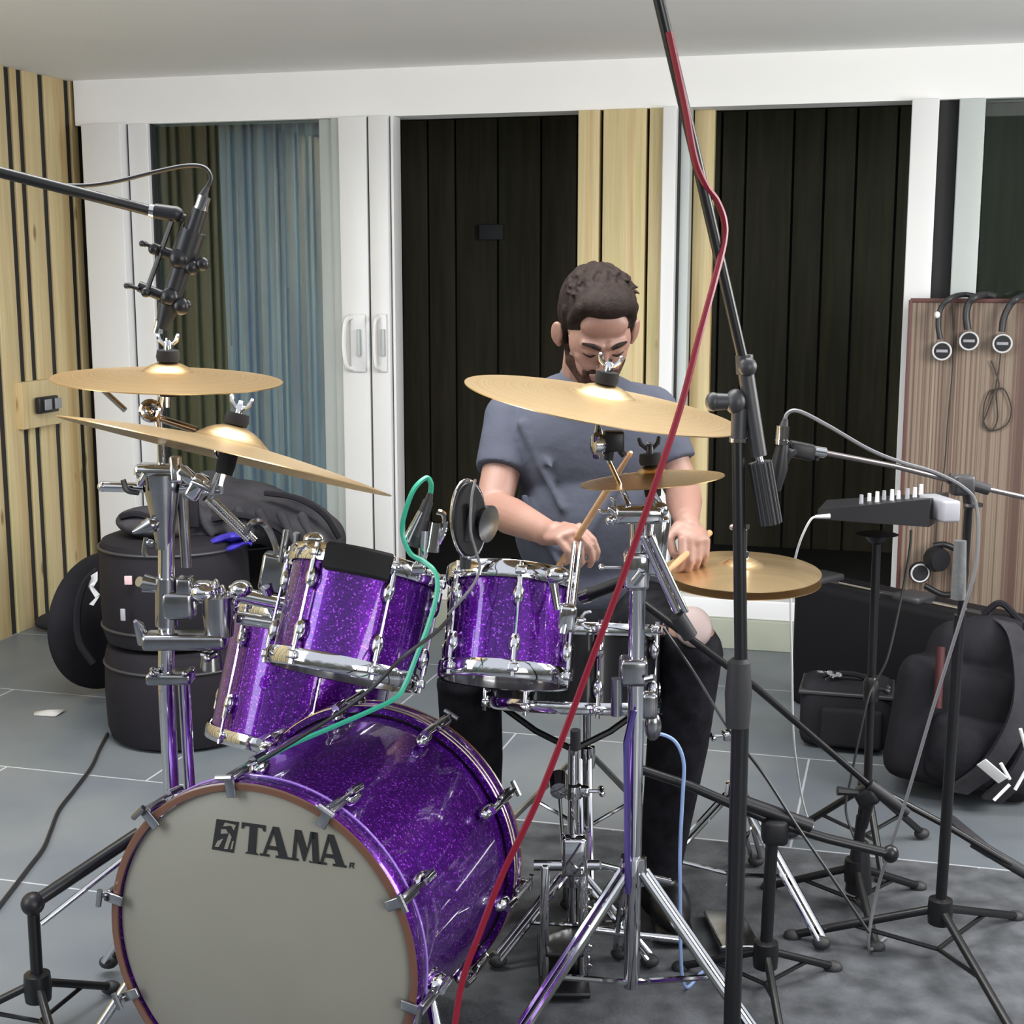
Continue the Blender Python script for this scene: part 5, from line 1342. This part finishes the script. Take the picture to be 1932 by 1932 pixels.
# ================================================================== left pile of bags
def roundbag(name, label, c, rad, z0, z1, mt, seams, group=None, top=True):
    root = thing(name, label, 'drum bag', (c[0], c[1], z0), group)
    hgt = z1 - z0
    m = MB(); m.lathe(Matrix.Translation((c[0], c[1], z0)), [(0, 0), (rad - .035, 0), (rad - .01, .012), (rad, .045), (rad + .004, hgt * .5), (rad, hgt - .035), (rad - .008, hgt - .008), (rad - .03, hgt), (0, hgt + .004)], 64); m.build('body', mt, root)
    for sz in seams:
        m = MB(); m.ring(Matrix.Translation((c[0], c[1], z0 + sz)), rad + .002, .0045, 64, 8); m.build('piping', darkgrey, root)
    return root
bL = F(322, 1425); cL = (bL.x - .005, bL.y + .23)
charcoal = mat('charcoal_bag_fabric', (.017, .015, .019), .65, spec=.15, noise=(5, (.012, .011, .014), (1, 1, 1)), bump=(60, .3, .002))
rA = roundbag('drum_bag', 'large round black drum bag standing on the floor at the left', cL, .235, 0, .30, charcoal, (.245,), 'round drum bags')
rB = roundbag('drum_bag', 'smaller round charcoal drum bag on top of the large one at the left', (cL[0] - .015, cL[1]), .222, .302, .63, charcoal, (.06, .30,), 'round drum bags')
m = MB(); p = P(242, 1095, cL[1] - .235); m.box(Matrix.Translation(p), .022, .008, .026, .002); m.build('faded_tag', pinkred, rB)
m = MB(); p = P(232, 1160, cL[1] - .238); m.box(Matrix.Translation(p) @ Euler((0, 0, -.3)).to_matrix().to_4x4(), .014, .008, .036, .002); m.build('zip_pull', greyplastic, rB)
# third round bag to the right rear
cR = (P(455, 1100, 4.85).x, 4.80)
rC = roundbag('drum_bag', 'black round drum bag behind the chrome stand, under the blue cloth', cR, .22, 0, .60, nylon, (.05, .53), 'round drum bags')
# slumped grey gig bag over both
root = thing('gig_bag', 'slumped grey gig bag piled on the round drum bags, behind the left stand', 'bag', (cL[0] + .1, cL[1] + .1, .64))
Yg = cL[1] + .12
m = MB()
for (x, y, Y_, rx, ry, rz, rot) in ((300, 985, Yg - .10, .13, .16, .045, .1), (430, 975, Yg, .24, .17, .075, .15), (540, 985, Yg + .05, .17, .15, .09, .25), (480, 945, Yg + .1, .15, .14, .06, .25), (410, 925, Yg + .12, .09, .10, .06, .4), (600, 1020, Yg + .05, .09, .13, .09, .5), (360, 1010, Yg - .05, .16, .12, .045, 0)):
    m.ell(Matrix.Translation(P(x, y, Y_)) @ Euler((0, rot, 0)).to_matrix().to_4x4(), (rx, ry, rz))
for k in range(6): m.cap(P(370 + 40 * k, 955 + 4 * k, Yg - .15), P(400 + 40 * k, 1010 + 5 * k, Yg - .17), .018, .010)
m.build('body', greynylon, root, remesh=.008, smooth=4)
m = MB(); m.cable([P(500, 930, Yg - .06), P(560, 940, Yg - .10), P(610, 970, Yg - .08), P(640, 1015, Yg - .06)], .009); m.build('piping', nylon, root)
m = MB(); m.cable([P(400, 980, Yg - .18), P(450, 972, Yg - .18), P(500, 985, Yg - .16), P(545, 1010, Yg - .14)], .010); m.build('strap', nylon, root)
m = MB(); m.box(Matrix.Translation(P(366, 968, Yg - .18)), .03, .02, .09, .006); m.build('strap_buckle', nylon, root)
m = MB(); m.cable([P(228, 975, Yg - .2), P(260, 970, Yg - .22), P(300, 985, Yg - .2)], .010); m.build('side_strap', nylon, root)
# blue cloth
m = MB(); N = 14; vs = []; fs = []
for j in range(N + 1):
    for i in range(N + 1):
        x = 385 + 90 * i / N; y = 1028 - 22 * math.sin(PI * i / N * .8) + (34 * j / N) * (.4 + .6 * math.sin(PI * min(1, i / N * 1.1)))
        vs.append(P(x, y, Yg - .22 - .03 * math.sin(j * .6) + .012 * math.sin(i * 1.3)))
for j in range(N):
    for i in range(N): k = j * (N + 1) + i; fs.append((k, k + 1, k + N + 2, k + N + 1))
m._m(vs, fs); o = m.build('blue_cloth', bluecloth); sd = o.modifiers.new('s', 'SOLIDIFY'); sd.thickness = .004
tag(o, 'blue cloth hanging out between the bags at the left', 'cloth')
# disc shaped cymbal bag on its edge behind
cd_ = P(196, 1175, 4.78)
root = thing('cymbal_bag', 'flat round black bag with white chevron stripes, on edge beside the drum bags', 'bag', (cd_.x, cd_.y, 0))
dn_ = Vector((.85, -.52, 0)).normalized(); rr_ = .235
fr = M4(Vector((cd_.x, cd_.y, rr_ + .01)), dn_, Z)
m = MB(); m.lathe(fr, [(0, -.035), (rr_ - .03, -.035), (rr_, -.01), (rr_, .01), (rr_ - .03, .035), (0, .035)], 56); m.build('body', nylon, root)
m = MB()
def dq(px, py):
    r = ray(px, py); o_ = Vector((0, 0, CH)); pl = Vector((cd_.x, cd_.y, .2)) - dn_ * .037
    return o_ + r * ((pl - o_).dot(dn_) / r.dot(dn_))
bpy.context.view_layer.update()
m = MB(); Ys = 4.52
for poly in ([(188, 1078), (188, 1095), (180, 1108), (166, 1100), (172, 1088)], [(166, 1100), (180, 1108), (192, 1122), (184, 1128)], [(184, 1128), (192, 1124), (180, 1143), (172, 1140)]):
    pts = [P(x - 4, y, Ys) for x, y in poly]; n_ = len(pts)
    m._m(pts + [p + Vector((0, .004, 0)) for p in pts], [tuple(range(n_ - 1, -1, -1)), tuple(range(n_, 2 * n_))] + [(i, (i + 1) % n_, n_ + (i + 1) % n_, n_ + i) for i in range(n_)])
m.build('chevron_stripe', whiteprint, root)
m = MB(); m.cable([P(184, 1075, 4.54), P(160, 1100, 4.52), P(146, 1150, 4.50), P(150, 1210, 4.50), P(176, 1252, 4.50)], .012); m.build('carry_strap', nylon, root)
# small dark bundle at the wall and a scrap of paper
bf = F(92, 1196); 
m = MB(); m.ell(Matrix.Translation((bf.x + .01, bf.y + .06, .04)) @ Euler((0, -.08, .25)).to_matrix().to_4x4(), (.082, .062, .036)); m.ell((bf.x + .05, bf.y + .08, .05), (.045, .05, .034))
tag(m.build('pouch', felt, remesh=.006, smooth=3), 'small black rounded pouch on the floor at the foot of the plank wall', 'pouch')
pf = F(92, 1348)
m = MB(); vs = [(pf.x - .045, pf.y - .012, .002), (pf.x + .03, pf.y - .03, .003), (pf.x + .05, pf.y + .025, .010), (pf.x - .015, pf.y + .035, .003), (pf.x - .055, pf.y + .02, .004), (pf.x, pf.y, .016)]
m._m([Vector(p) for p in vs], [(0, 1, 5), (1, 2, 5), (2, 3, 5), (3, 4, 5), (4, 0, 5)]); o = m.build('paper_scrap', paper); sd = o.modifiers.new('s', 'SOLIDIFY'); sd.thickness = .0015
tag(o, 'crumpled scrap of paper on the tiles at the left', 'paper')

# low black stand at the bottom left whose tubes pass behind the bass drum
bw = P(62, 1705, 2.50); bw = Vector((bw.x, 2.50, 0))
root = thing('boom_stand', 'low black and chrome boom near the floor at the left of the bass drum', 'microphone stand', bw)
hz_ = P(62, 1705, 2.50)
m = MB(); m.tube([P(262, 1572, 2.62), Vector((bw.x, bw.y, hz_.z))], .0125, 12); m.build('boom', blackmetal, root)
m = MB(); m.tube([P(252, 1606, 2.58), Vector((bw.x + .02, bw.y - .02, hz_.z - .03))], .0055, 10); m.build('rod', chrome, root)
m = MB(); m.ell(Vector((bw.x, bw.y, hz_.z)), .022); m.build('boom_joint', plastic, root)
m = MB(); m.tube([bw + Z * .08, Vector((bw.x, bw.y, hz_.z))], .0115, 12); m.build('pole', blackmetal, root)
tripod(root, bw, .10, .18, PI, r=.008, mt=blackmetal, double=False)

for o in COL.objects:
    if o.parent is None and 'category' in o.keys() and 'group' not in o.keys():
        g = {'microphone stand': 'boom microphone stands', 'microphone': 'microphones on the kit', 'cable': 'loose cables',
             'cord': 'headphone cords'}.get(o['category'])
        if o.name.startswith('cymbal_stand'): g = 'chrome cymbal stands'
        if g: o['group'] = g
